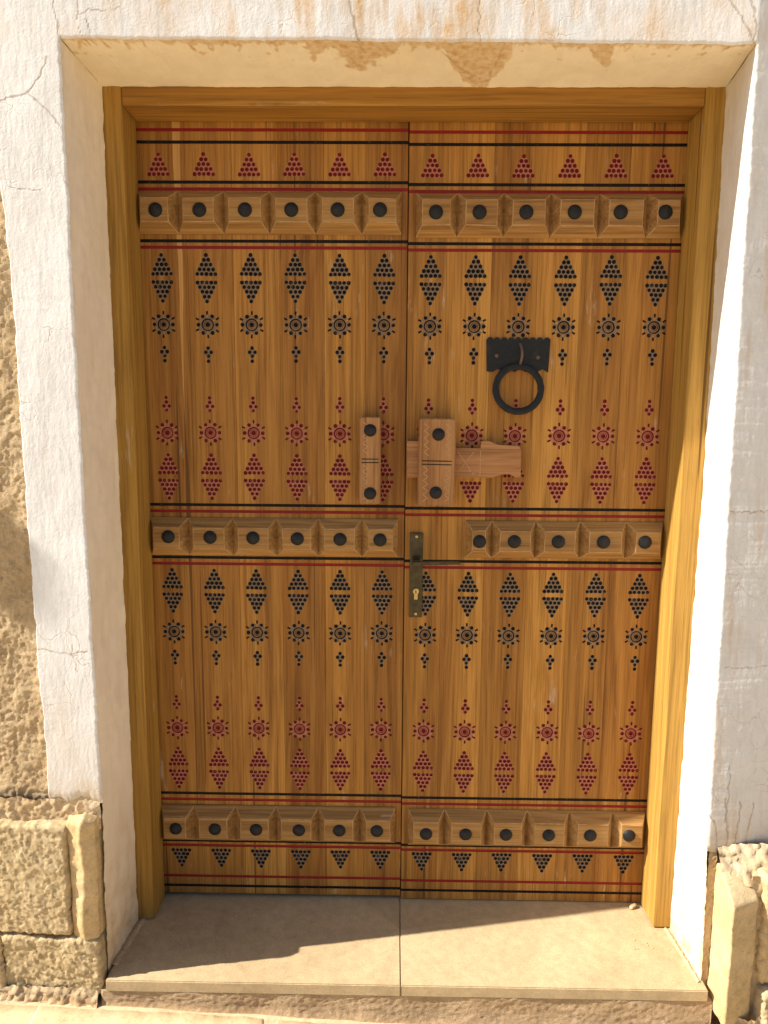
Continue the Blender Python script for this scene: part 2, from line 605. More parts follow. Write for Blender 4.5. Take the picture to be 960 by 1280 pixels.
def rough_block(name, sx, sy, sz, res, mats, amp=0.004, freq=40.0, seed=0, bulge=0.0, rnd_edge=0.006, shape=None, ridged=True, hewn=None, smooth=False):
    """closed block, origin at base centre; front face at -sy/2 carries the strongest relief"""
    nx, ny, nz = [max(2, int(round(s / res)) + 1) for s in (sx, sy, sz)]
    ny = min(ny, max(4, int(0.10 / res)))
    ax, ay, az = np.linspace(-sx / 2, sx / 2, nx), np.linspace(-sy / 2, sy / 2, ny), np.linspace(0, sz, nz)
    V, F, n0 = [], [], 0

    def face(P, flip):
        nonlocal n0
        r, c_ = P.shape[:2]
        V.append(P.reshape(-1, 3))
        F.append(grid_faces(r, c_, flip=flip) + n0)
        n0 += r * c_
    X, Z = np.meshgrid(ax, az)
    face(np.stack([X, np.full_like(X, -sy / 2), Z], -1), False)
    face(np.stack([X, np.full_like(X, sy / 2), Z], -1), True)
    Y, Z = np.meshgrid(ay, az)
    face(np.stack([np.full_like(Y, -sx / 2), Y, Z], -1), True)
    face(np.stack([np.full_like(Y, sx / 2), Y, Z], -1), False)
    X, Y = np.meshgrid(ax, ay)
    face(np.stack([X, Y, np.full_like(X, sz)], -1), False)
    face(np.stack([X, Y, np.zeros_like(X)], -1), True)
    V = np.concatenate(V)
    F = np.concatenate(F)
    # merge shared border vertices
    key = np.round(V * 1e5).astype(np.int64)
    _, first, inv = np.unique(key, axis=0, return_index=True, return_inverse=True)
    V = V[first]
    F = inv.ravel()[F]
    # rounded edges
    c0 = np.array([0, 0, sz / 2])
    half = np.array([sx, sy, sz]) / 2
    q = V - c0
    core = np.clip(q, -(half - rnd_edge), half - rnd_edge)
    d = q - core
    ln = np.linalg.norm(d, axis=1, keepdims=True)
    nrm = np.where(ln > 1e-9, d / np.maximum(ln, 1e-9), 0)
    q = core + nrm * rnd_edge
    P = q + c0
    so = seed * 13.7
    f = freq
    r1 = fbm(P[:, 0] * f + so, P[:, 1] * f, P[:, 2] * f + so, 4, 0.55, ridged=ridged)
    lo = fbm(P[:, 0] * f * 0.2 + so, P[:, 1] * f * 0.2 + 3, P[:, 2] * f * 0.2, 3)
    disp = amp * (0.55 * r1 + 1.2 * lo)
    if hewn is not None:
        disp = disp + hewn(P)
    P = P + nrm * disp[:, None]
    wob = rnd_edge * 0.5
    P[:, 0] += wob * fbm(P[:, 1] * 18 + so, P[:, 2] * 18, 3.3, 3)
    P[:, 2] += wob * fbm(P[:, 0] * 18 + so, P[:, 1] * 18, 7.7, 3)
    if shape is not None:
        P = shape(P)
    return make_mesh(name, P, F, mats, None, smooth)


# irregular sandstone flags in rows along the wall
rp = random.Random(3)
y_front = -0.335
rows = [(0.40, [-2.6, -2.05, -1.48, -0.862, -0.30, 0.36, 0.95, 1.5, 2.1, 2.7]),
        (0.45, [-2.7, -2.2, -1.6, -1.1, -0.62, 0.05, 0.6, 1.2, 1.75, 2.4]),
        (0.42, [-2.5, -1.9, -1.35, -0.8, -0.2, 0.3, 0.9, 1.45, 2.0, 2.6]),
        (0.5, [-2.6, -2.0, -1.5, -0.9, -0.3, 0.3, 0.9, 1.5, 2.1, 2.7])]
yb = y_front
k = 0
for depth, cuts in rows:
    for x0, x1 in zip(cuts[:-1], cuts[1:]):
        w_ = x1 - x0 - 0.014
        d_ = depth - 0.014
        xc, yc = (x0 + x1) / 2, yb - depth / 2

        def shp(P, xc=xc):
            P[:, 0] += (P[:, 1]) * rp_skew
            return P
        rp_skew = rp.uniform(-0.12, 0.12)
        near = yb > -0.5 and -1.4 < xc < 0.9
        me = rough_block('paving_slab', w_, d_, 0.05, 0.008 if near else 0.05, [M_pave], 0.0016, 22, k, rnd_edge=0.006, shape=shp, ridged=False, smooth=True)
        o = mobj('paving_slab', me, pavement, (xc, yc, pave_z(xc) - 0.05 + rp.uniform(-0.002, 0.002)))
        o.rotation_euler = (0, -math.atan(PAVE_SLOPE), 0)
        k += 1
    yb -= depth

# ------------------------------------------------------------------ the wall round the doorway
YW = -0.28
house_wall = thing('house_wall', 'whitewashed plaster wall over sandstone blocks framing the deep doorway', 'wall', (0, YW, 0))


def XL(z, rag=1.0):
    return np.interp(z, [-0.1, 0.43, 1.2, 2.14], [-0.730, -0.722, -0.728, -0.731]) + 0.0022 * fbm(np.asarray(z) * 9, 2.2, 0.1, 1) + rag * 0.0008 * fbm(np.asarray(z) * 20, 2.2, 0.1, 3) + rag * 0.0020 * fbm(np.asarray(z) * 70, 4.2, 0.3, 3)


def XR(z, rag=1.0):
    return np.interp(z, [-0.1, 0.16, 0.5, 1.2, 1.7, 2.13], [0.735, 0.733, 0.723, 0.713, 0.709, 0.704]) + 0.0022 * fbm(np.asarray(z) * 8, 7.7, 0.4, 1) + rag * 0.0008 * fbm(np.asarray(z) * 20, 7.7, 0.4, 3) + rag * 0.0020 * fbm(np.asarray(z) * 70, 8.8, 0.6, 3)


def ZS(x):
    return np.interp(x, [-0.73, 0.704], [2.139, 2.129]) + 0.0018 * fbm(np.asarray(x) * 7, 3.3, 0.9, 4) + 0.0014 * fbm(np.asarray(x) * 60, 3.3, 5.9, 3)


RIGHT_TURN = 0.185


def front_y(x, z, edge):
    """front plaster relief; edge is the distance to the opening's arris"""
    h = 0.0020 * fbm(x * 4, z * 3.0, 1.1, 3) + 0.0003 * fbm(x * 18, z * 9, 2.2, 3) + 0.00022 * fbm(x * 110, z * 30, 4.2, 3)
    w_ = sstep(0.1, 0.5, fbm(x * 5, z * 4, 21.0, 2))
    a_, b_ = x * 0.5 + z * 0.86, z * 0.5 - x * 0.86
    h = h + w_ * 0.0006 * np.abs(fbm(a_ * 70, b_ * 14, 7.0, 3))
    y = YW + h + 0.0022 * np.clip(1 - edge / 0.006, 0, 1) ** 2
    return y


CRACKS = [[(-0.90, 2.018), (-0.862, 2.02), (-0.832, 2.027), (-0.808, 2.031), (-0.793, 2.045), (-0.775, 2.066), (-0.764, 2.092), (-0.761, 2.104)],
          [(-0.804, 2.03), (-0.779, 2.011), (-0.759, 1.991), (-0.737, 1.964)],
          [(-0.745, 2.26), (-0.74, 2.211), (-0.732, 2.173), (-0.731, 2.135)],
          [(-0.140, 2.28), (-0.131, 2.211), (-0.119, 2.178), (-0.113, 2.12)],
          [(0.60, 2.26), (0.644, 2.211), (0.667, 2.184), (0.69, 2.151), (0.702, 2.121)],
          [(0.68, 2.25), (0.689, 2.211), (0.702, 2.166), (0.702, 2.121)],
          [(-0.86, 1.848), (-0.823, 1.844), (-0.789, 1.84)],
          [(-0.858, 0.824), (-0.778, 0.814), (-0.736, 0.82)], [(-0.778, 0.814), (-0.770, 0.835)], [(-0.778, 0.814), (-0.766, 0.79), (-0.764, 0.77)],
          [(0.134, 2.25), (0.139, 2.13)],
          [(0.719, 0.45), (0.745, 0.404), (0.752, 0.332)], [(0.762, 0.475), (0.777, 0.374), (0.767, 0.328)],
          [(0.804, 0.466), (0.8, 0.395), (0.791, 0.337)], [(0.839, 0.456), (0.829, 0.385), (0.824, 0.329)],
          [(0.699, 1.161), (0.752, 1.16), (0.83, 1.162)], [(0.769, 0.556), (0.77, 0.475), (0.767, 0.414)], [(0.733, 0.799), (0.798, 0.794), (0.86, 0.799)],
          [(-0.684, 2.24), (-0.691, 2.181), (-0.684, 2.145)], [(-0.692, 2.184), (-0.668, 2.193), (-0.644, 2.19), (-0.60, 2.20)], [(-0.672, 2.178), (-0.667, 2.15)]]
CRACK_W = [1.3, 0.8, 0.7, 1.4, 0.8, 0.9, 0.4, 0.6, 0.4, 0.4, 0.5, 0.7, 0.7, 0.7, 0.7, 0.3, 0.6, 0.3, 0.5, 0.4, 0.4]


def crack_field(x, z):
    px = x + 0.004 * fbm(x * 60, z * 60, 1.5, 3)
    pz = z + 0.004 * fbm(x * 60, z * 60, 8.5, 3)
    out = np.zeros_like(x)
    for line, wd in zip(CRACKS, CRACK_W):
        for (ax, az), (bx, bz) in zip(line[:-1], line[1:]):
            dx, dz = bx - ax, bz - az
            t_ = np.clip(((px - ax) * dx + (pz - az) * dz) / (dx * dx + dz * dz), 0, 1)
            d = np.hypot(px - ax - t_ * dx, pz - az - t_ * dz)
            out = np.maximum(out, np.clip(1.3 - d / (0.0016 * wd + 0.0006), 0, 1))
    return out


N_LOW, N_UP, N_TOP = 800, 90, 16
cols_l, cols_m, cols_r, cols_rr = 76, 500, 110, 20
nr = N_LOW + N_UP + N_TOP + 1
nc = cols_l + cols_m + cols_r + cols_rr + 1
ii, jj = np.meshgrid(np.arange(nr), np.arange(nc), indexing='ij')
# nominal x for the row bottoms and the soffit line
xn = np.concatenate([np.linspace(-0.857, -0.729, cols_l + 1), np.linspace(-0.729, 0.708, cols_m + 1)[1:],
                     np.linspace(0.708, 0.98, cols_r + 1)[1:], np.linspace(0.98, 2.2, cols_rr + 1)[1:]])
zb = np.where(xn < 0, 0.445 + 0.012 * fbm(xn * 25, 1.0, 1.0, 4), 0.335 + 0.012 * fbm(xn * 25, 6.0, 1.0, 4))
zs_ = np.clip(ZS(np.clip(xn, -0.73, 0.704)), 2.0, 2.3)
rowf = np.arange(nr)
Zg = np.zeros((nr, nc))
lowt = np.clip(rowf / N_LOW, 0, 1)[:, None]
Zg = zb[None] + (zs_ - zb)[None] * lowt
upt = np.clip((rowf - N_LOW) / N_UP, 0, 1)[:, None]
Zg = np.where(rowf[:, None] > N_LOW, zs_[None] + (2.34 - zs_)[None] * upt, Zg)
tpt = np.clip((rowf - N_LOW - N_UP) / N_TOP, 0, 1)[:, None]
Zg = np.where(rowf[:, None] > N_LOW + N_UP, 2.34 + 0.86 * tpt, Zg)
XLg, XRg = XL(np.minimum(Zg, zs_[None])), XR(np.minimum(Zg, zs_[None]))
XO = np.interp(Zg, [0.4, 1.0, 1.7, 1.88, 2.2], [-0.850, -0.862, -0.866, -0.878, -0.90]) + 0.004 * fbm(Zg * 14, 0.5, 0.5, 4) + 0.0015 * fbm(Zg * 90, 3.5, 0.5, 2)
j = np.arange(nc)[None]
ta = np.clip(j / cols_l, 0, 1)
tb = np.clip((j - cols_l) / cols_m, 0, 1)
tc = np.clip((j - cols_l - cols_m) / cols_r, 0, 1)
td = np.clip((j - cols_l - cols_m - cols_r) / cols_rr, 0, 1)
Xg = XO + (XLg - XO) * ta + (XRg - XLg) * tb + (0.98 - XRg) * tc + 1.22 * td
inside_r = Xg > XRg
dz_open = np.maximum(Zg - zs_[None], 0)
dx_open = np.where(Xg < XLg, XLg - Xg, np.where(Xg > XRg, Xg - XRg, 0))
edge = np.hypot(dx_open, dz_open)
Yg = front_y(Xg, Zg, edge)
Yg = Yg + 0.03 * np.maximum(XLg - Xg, 0)
Yg = Yg + RIGHT_TURN * np.maximum(Xg - XRg, 0) * (1 - 0.0 * Zg)
# the plaster thins out at its lower edge
Yg = Yg + 0.010 * np.clip(1 - (Zg - zb[None]) / 0.03, 0, 1) ** 2 * (0.6 + 0.4 * fbm(Xg * 30, Zg * 30, 2, 3))
stain = np.zeros_like(Xg)
mask = sstep(2.10, 2.16, Zg) * (0.3 + 0.7 * np.exp(-((Xg - 0.0) / 0.42) ** 2))
stain += mask * np.clip(0.15 + 0.85 * fbm(Xg * 11, Zg * 5.0, 3.0, 4) + 0.35 * fbm(Xg * 50, Zg * 6, 6.0, 3), 0, 1) * 1.5
stain += 0.55 * np.exp(-((Xg + 0.10) / 0.06) ** 2) * sstep(2.14, 2.2, Zg) * np.clip(0.5 + fbm(Xg * 40, Zg * 9, 3, 3), 0, 1)
# right-hand strip: rusty run-offs beside the arris
rr = np.where(inside_r, 1.0, 0.0) * sstep(0.98, 0.75, Xg)
stain += rr * np.clip(fbm(Xg * 40, Zg * 4, 5.0, 4) * 1.1 - 0.15, 0, 1) * 0.5 * sstep(2.3, 1.5, Zg)
stain += np.clip(1 - edge / 0.0035, 0, 1) * sstep(2.13, 2.145, Zg) * (np.abs(Xg) < 0.71) * 0.9
stain += np.clip(fbm(Xg * 6, Zg * 2.2, 15.0, 4) - 0.3, 0, 1) * 0.25
dirt = 0.75 * np.clip(1 - (Zg - zb[None]) / 0.10, 0, 1) ** 1.6 + 0.2 * np.clip(1 - (Zg - zb[None]) / 0.5, 0, 1)
crack = crack_field(Xg, Zg)
V = np.stack([Xg, Yg - YW, Zg], -1)
# fold the outer edge and the lower edge back into the wall
V[:, 0, 1] += 0.016
V[0, :, 1] += 0.02
openq = (np.arange(nr - 1)[:, None] < N_LOW) & (np.arange(nc - 1)[None] >= cols_l) & (np.arange(nc - 1)[None] < cols_l + cols_m)
F = grid_faces(nr, nc, keep=~openq)
Vv, F, (st_, dr_, ck_) = drop_loose(V.reshape(-1, 3), F, (stain.ravel(), dirt.ravel(), crack.ravel()))
me = make_mesh('plaster_surround', Vv, F, [M_white], None, True)
add_attr(me, 'stain', np.clip(st_, 0, 1))
add_attr(me, 'dirt', np.clip(dr_, 0, 1))
add_attr(me, 'crack', ck_)
mobj('plaster_surround', me, house_wall, label='white limewashed plaster band with cracks and brown stains')

# reveals (sides of the recess) and soffit
Y_END = -0.03


def reveal(side):
    nz, ny = 520, 52
    zz = np.linspace(0, 1, nz)[:, None] * np.ones((1, ny))
    tt = np.linspace(0, 1, ny)[None] * np.ones((nz, 1))
    xf = XL if side < 0 else XR
    z_low = -0.03
    ztop0 = ZS(-0.731 if side < 0 else 0.704)
    ztop = ztop0 + (2.1225 - ztop0) * np.clip(tt / 0.72, 0, 1)
    Z = z_low + (ztop - z_low) * zz
    x0 = xf(np.minimum(Z, ztop0))
    y0 = front_y(x0, Z, np.zeros_like(Z))
    xe = (-0.7165 if side < 0 else np.interp(Z, [0, 1.2, 2.1], [0.727, 0.735, 0.726]))
    y = y0 + (Y_END - y0) * tt
    ramp_ = np.clip((y - y0) / (-0.10 - y0), 0, 1)
    xs0 = xf(np.minimum(Z, ztop0), 0.0)
    x = xs0 + (xe - xs0) * ramp_ + (x0 - xs0) * np.clip(1 - (y - y0) / 0.010, 0, 1) ** 2
    hump = np.sin(np.pi * ramp_)
    x = x + hump * (0.0028 * fbm(y * 6, Z * 4, 3.1 + side, 3) + 0.0008 * fbm(y * 30, Z * 26, 1.1 + side, 3)) + side * 0.0  
    x = x + 0.0022 * fbm(Z * 22, 1.5, side, 4) * sstep(0.9, 1.0, ramp_)
    dirt_ = 1.0 * np.clip(1 - Z / 0.5, 0, 1) ** 1.2 + 0.5 * np.clip(1 - Z / 0.06, 0, 1) + 0.25 * np.clip(fbm(y * 20, Z * 5, 2 + side, 4), 0, 1)
    if side > 0:
        dirt_ = dirt_ * 0.8 + 0.5 * sstep(0.55, 0.3, Z) * np.clip(1 - (y - y0) / 0.02, 0, 1)
    st = np.clip(1 - (y - y0) / 0.004, 0, 1) * np.clip(fbm(Z * 25, 1, 2 + side, 3), 0, 1) * 0.9
    st = st + 0.35 * np.clip(fbm(y * 60, Z * 7, 8 + side, 4) - 0.35, 0, 1)
    me = make_mesh('reveal', np.stack([x, y - YW, Z], -1).reshape(-1, 3), grid_faces(nz, ny, flip=side > 0), [M_reveal if side < 0 else M_reveal_white], None, True)
    add_attr(me, 'stain', np.clip(st, 0, 1))
    add_attr(me, 'dirt', np.clip(dirt_, 0, 1))
    ckr = np.zeros_like(Z)
    if side > 0:
        for line in ([(-0.20, 0.30), (-0.19, 0.22), (-0.20, 0.14)], [(-0.17, 0.24), (-0.20, 0.19), (-0.235, 0.16)], [(-0.27, 0.07), (-0.25, 0.08), (-0.22, 0.075)]):
            for (ay, az), (by, bz) in zip(line[:-1], line[1:]):
                t_ = np.clip(((y - ay) * (by - ay) + (Z - az) * (bz - az)) / ((by - ay) ** 2 + (bz - az) ** 2), 0, 1)
                d = np.hypot(y - ay - t_ * (by - ay), Z - az - t_ * (bz - az))
                ckr = np.maximum(ckr, np.clip(1.1 - d / 0.0018, 0, 1) * 0.7)
    add_attr(me, 'crack', ckr)
    return mobj('reveal', me, house_wall, label='shaded side of the recess, warm bounce light put into its cream colour' if side < 0 else 'white side of the recess, in full sun')


reveal(-1)
reveal(1)

nx_, ny_ = 620, 64
xx = np.linspace(0, 1, nx_)[None] * np.ones((ny_, 1))
tt = np.linspace(0, 1, ny_)[:, None] * np.ones((1, nx_))
xa, xb = XL(ZS(-0.731)), XR(ZS(0.704))
X0 = xa + (xb - xa) * xx
Z0 = ZS(X0)
y0 = front_y(X0, Z0, np.zeros_like(X0))
Y = y0 + (Y_END - y0) * tt
rmp = np.clip((Y - y0) / (-0.10 - y0), 0, 1)
X = X0 + ((-0.7165 + (0.726 + 0.7165) * xx) - X0) * rmp
Z = Z0 + (2.1225 - Z0) * rmp + np.sin(np.pi * rmp) * (0.0022 * fbm(X * 5, Y * 6, 4.4, 3) + 0.0007 * fbm(X * 26, Y * 26, 4.4, 3)) + 0.0016 * fbm(X * 28, 1.5, 3.3, 4) * sstep(0.9, 1, rmp)
dist = (Y - y0)
band = 0.008 + 0.012 * np.clip(fbm(X * 26, 1.2, 0.4, 3) + 0.25, 0, 1.5) + 0.016 * np.clip(fbm(X * 75, dist * 12, 4.4, 2), 0, 1)
band = band * (0.35 + 0.65 * np.clip(1.3 - np.abs(X + 0.2) / 0.7, 0, 1))


def patch(cx, half, depth, skew=0.0):
    return depth * np.clip(1 - np.abs(X - cx - skew * dist) / half, 0, 1) ** 0.7


rdp = random.Random(21)
for _ in range(58):
    dxc = rdp.uniform(-0.70, 0.40) if rdp.random() < 0.8 else rdp.uniform(0.4, 0.66)
    dlen, dwid, dsk = rdp.uniform(0.012, 0.045) * (1.0 if dxc < 0.1 else 0.6), rdp.uniform(0.0025, 0.0060), rdp.uniform(-0.5, 0.5)
    cxd = dxc + dsk * dist
    taper = np.where(dist > dlen * 0.7, 1.0, 0.65)
    on_ = (np.abs(X - cxd) < dwid * taper * (1 + 0.4 * fbm(X * 120, dist * 120, 3, 2)))
    band = np.maximum(band, np.where(on_, dlen * (1 - 0.25 * ((X - cxd) / dwid) ** 2), 0))
wig = 0.022 * fbm(X * 40, dist * 40, 7.7, 4)
band = np.maximum(band, patch(-0.10, 0.085, 0.115, -0.1) + wig * 1.2)
band = np.maximum(band, patch(-0.19, 0.03, 0.07, -0.3) + wig)
band = np.maximum(band, patch(0.135, 0.075, 0.30, 0.12) * (0.75 + 0.25 * (fbm(X * 30, dist * 10, 2, 3))) + wig)
band = np.maximum(band, patch(0.385, 0.028, 0.10, 0.45) + wig)
st = sstep(-0.003, 0.007, band - dist + 0.004 * fbm(X * 90, dist * 90, 1.0, 3))
st *= 0.62 + 0.38 * np.clip(fbm(X * 70, dist * 70, 9.9, 3) + 0.4, 0, 1)
spots = np.clip((fbm(X * 45, dist * 45, 12.5, 2) - 0.62) * 9, 0, 1) * sstep(0.10, 0.02, dist)
st = np.maximum(st, spots * 0.8)
me = make_mesh('soffit', np.stack([X, Y - YW, Z], -1).reshape(-1, 3), grid_faces(ny_, nx_), [M_soffit], None, True)
add_attr(me, 'stain', np.clip(st, 0, 1))
add_attr(me, 'dirt', 0.12 * np.clip(fbm(X * 8, Y * 14, 3, 4), 0, 1))
ck = np.zeros_like(X)
for line in ([(0.06, 0.03), (0.10, 0.09), (0.155, 0.14), (0.165, 0.155)], [(0.19, 0.0), (0.185, 0.07), (0.175, 0.13)], [(-0.115, 0.0), (-0.10, 0.04)]):
    for (ax_, ad_), (bx_, bd_) in zip(line[:-1], line[1:]):
        t_ = np.clip(((X - ax_) * (bx_ - ax_) + (dist - ad_) * (bd_ - ad_)) / ((bx_ - ax_) ** 2 + (bd_ - ad_) ** 2), 0, 1)
        d = np.hypot(X - ax_ - t_ * (bx_ - ax_) + 0.004 * fbm(X * 50, dist * 50, 3, 2), dist - ad_ - t_ * (bd_ - ad_))
        ck = np.maximum(ck, np.clip(1.1 - d / 0.0022, 0, 1) * 0.6)
add_attr(me, 'crack', ck)
mobj('soffit', me, house_wall, label='cream underside of the lintel with brown water stains')

# masonry behind the plaster
bm = bmesh.new()
YB = YW + 0.030
for (x0, x1, z0, z1) in ((-4.2, -0.7445, -0.3, 2.152), (0.7475, 3.2, -0.3, 2.152), (-4.2, 3.2, 2.152, 3.45)):
    y0_ = YB if x0 < 0.7 else YB + 0.16
    bm_box(bm, x0, x1, (y0_ if x0 > 0 else YB), 0.22, z0, z1)
mobj('masonry_core', bm_finish(bm, 'masonry_core', [M_mud]), house_wall, (0, -YW, 0))


# rough mud plaster left of the white band
def mud_patch(x0, x1, z0, z1, res, amp=1.0):
    nx, nz = int((x1 - x0) / res) + 2, int((z1 - z0) / res) + 2
    X, Z = np.meshgrid(np.linspace(x0, x1, nx), np.linspace(z0, z1, nz))
    wx = X + 0.007 * fbm(X * 35, Z * 35, 2.0, 3)
    wz = Z + 0.007 * fbm(X * 35, Z * 35, 8.0, 3)
    h = 0.005 * fbm(X * 6, Z * 6, 2.2, 3) + 0.0018 * facets(wx * 0.75 + wz * 0.3, wz * 0.7 - wx * 0.3, 0.010, 3.0, 0.8) + 0.0018 * facets(wx, wz * 0.7, 0.03, 6.0, 0.7)
    h = h + 0.0012 * fbm(X * 110, Z * 90, 5.0, 2)
    Y = 0.013 + 0.055 * np.clip(-0.73 - X, 0, 0.5) + amp * h + 0.006 * np.clip(1 - (Z - z0) / 0.03, 0, 1)
    return make_mesh('mud_plaster', np.stack([X, Y, Z], -1).reshape(-1, 3), grid_faces(nz, nx), [M_mud], None, False)


mobj('mud_plaster', mud_patch(-1.20, -0.845, 0.418, 2.42, 0.0035), house_wall, label='rough tan mud plaster left of the white band')
mobj('mud_plaster', mud_patch(-4.2, -1.20, 0.40, 3.45, 0.03), house_wall)
mobj('mud_plaster', mud_patch(-1.20, -0.853, 2.42, 3.45, 0.03), house_wall)

# base course stones
def put_stone(me, x, y, z, rz=0.0, label=None):
    o = mobj('stone_block', me, house_wall, (x, y - YW, z), label)
    o.rotation_euler = (0, 0, rz)
    return o


def tool_marks(sy, amp, f=(55, 22), seed=0):
    def fn(P):
        on = sstep(-sy / 2 + 0.03, -sy / 2 + 0.012, P[:, 1])
        wx = P[:, 0] + 0.006 * fbm(P[:, 0] * 40, P[:, 2] * 40, seed + 2.0, 3)
        wz = P[:, 2] + 0.006 * fbm(P[:, 0] * 40, P[:, 2] * 40, seed + 8.0, 3)
        a = wx * 0.8 + wz * 0.6
        b = (wz * 0.8 - wx * 0.6) * 0.6
        return on * amp * (0.75 * facets(a * 1.7, b, 0.013, seed + 1.0, 0.8) + 0.6 * facets(a + 0.3, b, 0.040, seed + 5.0, 0.7) + 0.3 * fbm(P[:, 0] * 150, P[:, 2] * 150, seed, 2))
    return fn


put_stone(rough_block('stone_block', 0.60, 0.12, 0.283, 0.0035, [M_stone], 0.0016, 38, 1, rnd_edge=0.007, hewn=tool_marks(0.12, 0.0028)),
          -1.101, -0.228, 0.112, rz=-0.055, label='large rough-hewn yellow block')


def ridge(P):
    u = P[:, 0] + 0.010 * fbm(P[:, 2] * 14, 1.3, 2, 3) - 0.006
    on = sstep(-0.02, -0.05, P[:, 1])
    k_ = np.where(u < 0, u * 0.42, -u * 0.5)
    return on * (k_ + 0.012) + on * 0.002 * fbm(P[:, 0] * 60, P[:, 2] * 25, 5, 3)


put_stone(rough_block('stone_block', 0.075, 0.12, 0.305, 0.0040, [M_stone2], 0.0022, 26, 5, rnd_edge=0.006, ridged=False, hewn=ridge),
          -0.7695, -0.238, 0.104, label='narrow upright chipped slab')
put_stone(rough_block('stone_block', 0.243, 0.12, 0.150, 0.0035, [M_stone], 0.0020, 42, 9, rnd_edge=0.008, hewn=tool_marks(0.12, 0.0034, seed=3)),
          -0.8535, -0.240, -0.048, rz=-0.05, label='low rough block beside the sill')
put_stone(rough_block('stone_block', 0.43, 0.12, 0.150, 0.005, [M_stone2], 0.002, 42, 12, rnd_edge=0.010, hewn=tool_marks(0.12, 0.005, seed=6)),
          -1.192, -0.241, -0.050)
for i_, (xc_, w__) in enumerate(((-1.70, 0.58), (-2.33, 0.66), (-2.98, 0.62))):
    put_stone(rough_block('stone_block', w__ - 0.012, 0.12, 0.46, 0.02, [M_stone if i_ % 2 else M_stone2], 0.005, 38, 20 + i_, rnd_edge=0.01), xc_, -0.243, -0.05)


# right-hand base: an upright quoin standing proud, then rough blocks
def quoin_side(P):
    return 0.0018 * fbm(P[:, 1] * 30, P[:, 2] * 12, 2.0, 4) + 0.0015 * fbm(P[:, 0] * 40, P[:, 2] * 40, 4.0, 3)


def quoin_shape(P):
    # upper outer corner broken away at a slant, front face turned from the sun
    z = P[:, 2]
    cut = np.clip((z - 0.315) / 0.055, 0, 1)
    P[:, 1] = P[:, 1] + cut * 0.07 * (P[:, 1] < 0) * np.clip((-P[:, 1]) / 0.09, 0, 1)
    P[:, 1] += np.clip(-P[:, 1] / 0.09, 0, 1) * 0.42 * (P[:, 0] + 0.036)
    return P


put_stone(rough_block('stone_block', 0.072, 0.18, 0.365, 0.0045, [M_stone2], 0.0016, 24, 31, rnd_edge=0.0035, smooth=True, ridged=False, hewn=quoin_side, shape=quoin_shape),
          0.7900, -0.277, -0.055, label='upright dressed quoin with a sunlit side')
put_stone(rough_block('stone_block', 0.40, 0.16, 0.27, 0.006, [M_stone2], 0.002, 36, 37, rnd_edge=0.010, hewn=tool_marks(0.16, 0.0055, seed=9)),
          1.030, -0.229, 0.045, rz=0.14)
put_stone(rough_block('stone_block', 0.40, 0.18, 0.11, 0.006, [M_stone], 0.002, 36, 41, rnd_edge=0.012, hewn=tool_marks(0.18, 0.006, seed=12)),
          1.032, -0.240, -0.075, rz=0.14)
for i_, (xc_, w__) in enumerate(((1.55, 0.58), (2.15, 0.60))):
    put_stone(rough_block('stone_block', w__, 0.12, 0.42, 0.02, [M_stone if i_ % 2 else M_stone2], 0.005, 38, 50 + i_, rnd_edge=0.01), xc_, -0.08 + 0.07 * i_, -0.12, rz=0.13)


def mortar(x0, x1, z0, z1, ybase, seed, res=0.005, amp=0.007, lean=0.0):
    nx, nz = int((x1 - x0) / res) + 2, int((z1 - z0) / res) + 2
    X, Z = np.meshgrid(np.linspace(x0, x1, nx), np.linspace(z0, z1, nz))
    Y = ybase - YW + amp * fbm(X * 45, Z * 45, seed, 4, 0.6) - 0.5 * amp * np.abs(fbm(X * 90, Z * 90, seed + 3, 3)) - lean * (z1 - Z)
    Zz = Z + 0.006 * fbm(X * 30, Z * 10, seed + 5, 3)
    me = make_mesh('mortar', np.stack([X, Y, Zz], -1).reshape(-1, 3), grid_faces(nz, nx), [M_mortar], None, True)
    return mobj('mortar', me, house_wall)


mortar(-1.45, -0.729, 0.375, 0.452, -0.273, 2.0, res=0.004, amp=0.004)          # crumbly joint above the left stones
mortar(-1.45, -0.735, -0.055, 0.40, -0.268, 3.0)          # joints between the left stones
mortar(-1.45, -0.742, -0.075, -0.025, -0.302, 4.0, lean=0.35)        # foot of the left stones
mortar(0.752, 1.30, 0.285, 0.355, -0.268, 5.0, amp=0.007, lean=0.75)    # joint above the right stones
mortar(0.742, 0.83, -0.16, 0.30, -0.240, 6.0)
mortar(0.7345, 0.7535, -0.12, 0.350, -0.272, 13.0, res=0.0035, amp=0.004)
mortar(0.815, 1.30, -0.16, 0.31, -0.322, 9.0, amp=0.004)
mortar(0.752, 1.30, -0.16, -0.03, -0.352, 7.0, lean=0.25, amp=0.010)

# ------------------------------------------------------------------ door sill
sill = thing('door_sill', 'sandy stone door sill of two slabs on a rough concrete riser', 'door sill', (0, -0.12, 0))


def sill_slab(x0, x1):
    bm = bmesh.new()
    bm_box(bm, x0, x1, -0.19, 0.20, -0.030, 0.0)
    bmesh.ops.bevel(bm, geom=[e for e in bm.edges], offset=0.0022, segments=2, affect='EDGES')
    return bm_finish(bm, 'slab', [M_sill])


o = mobj('slab', sill_slab(-0.722, -0.0025), sill)
o = mobj('slab', sill_slab(-0.0015, 0.740), sill)


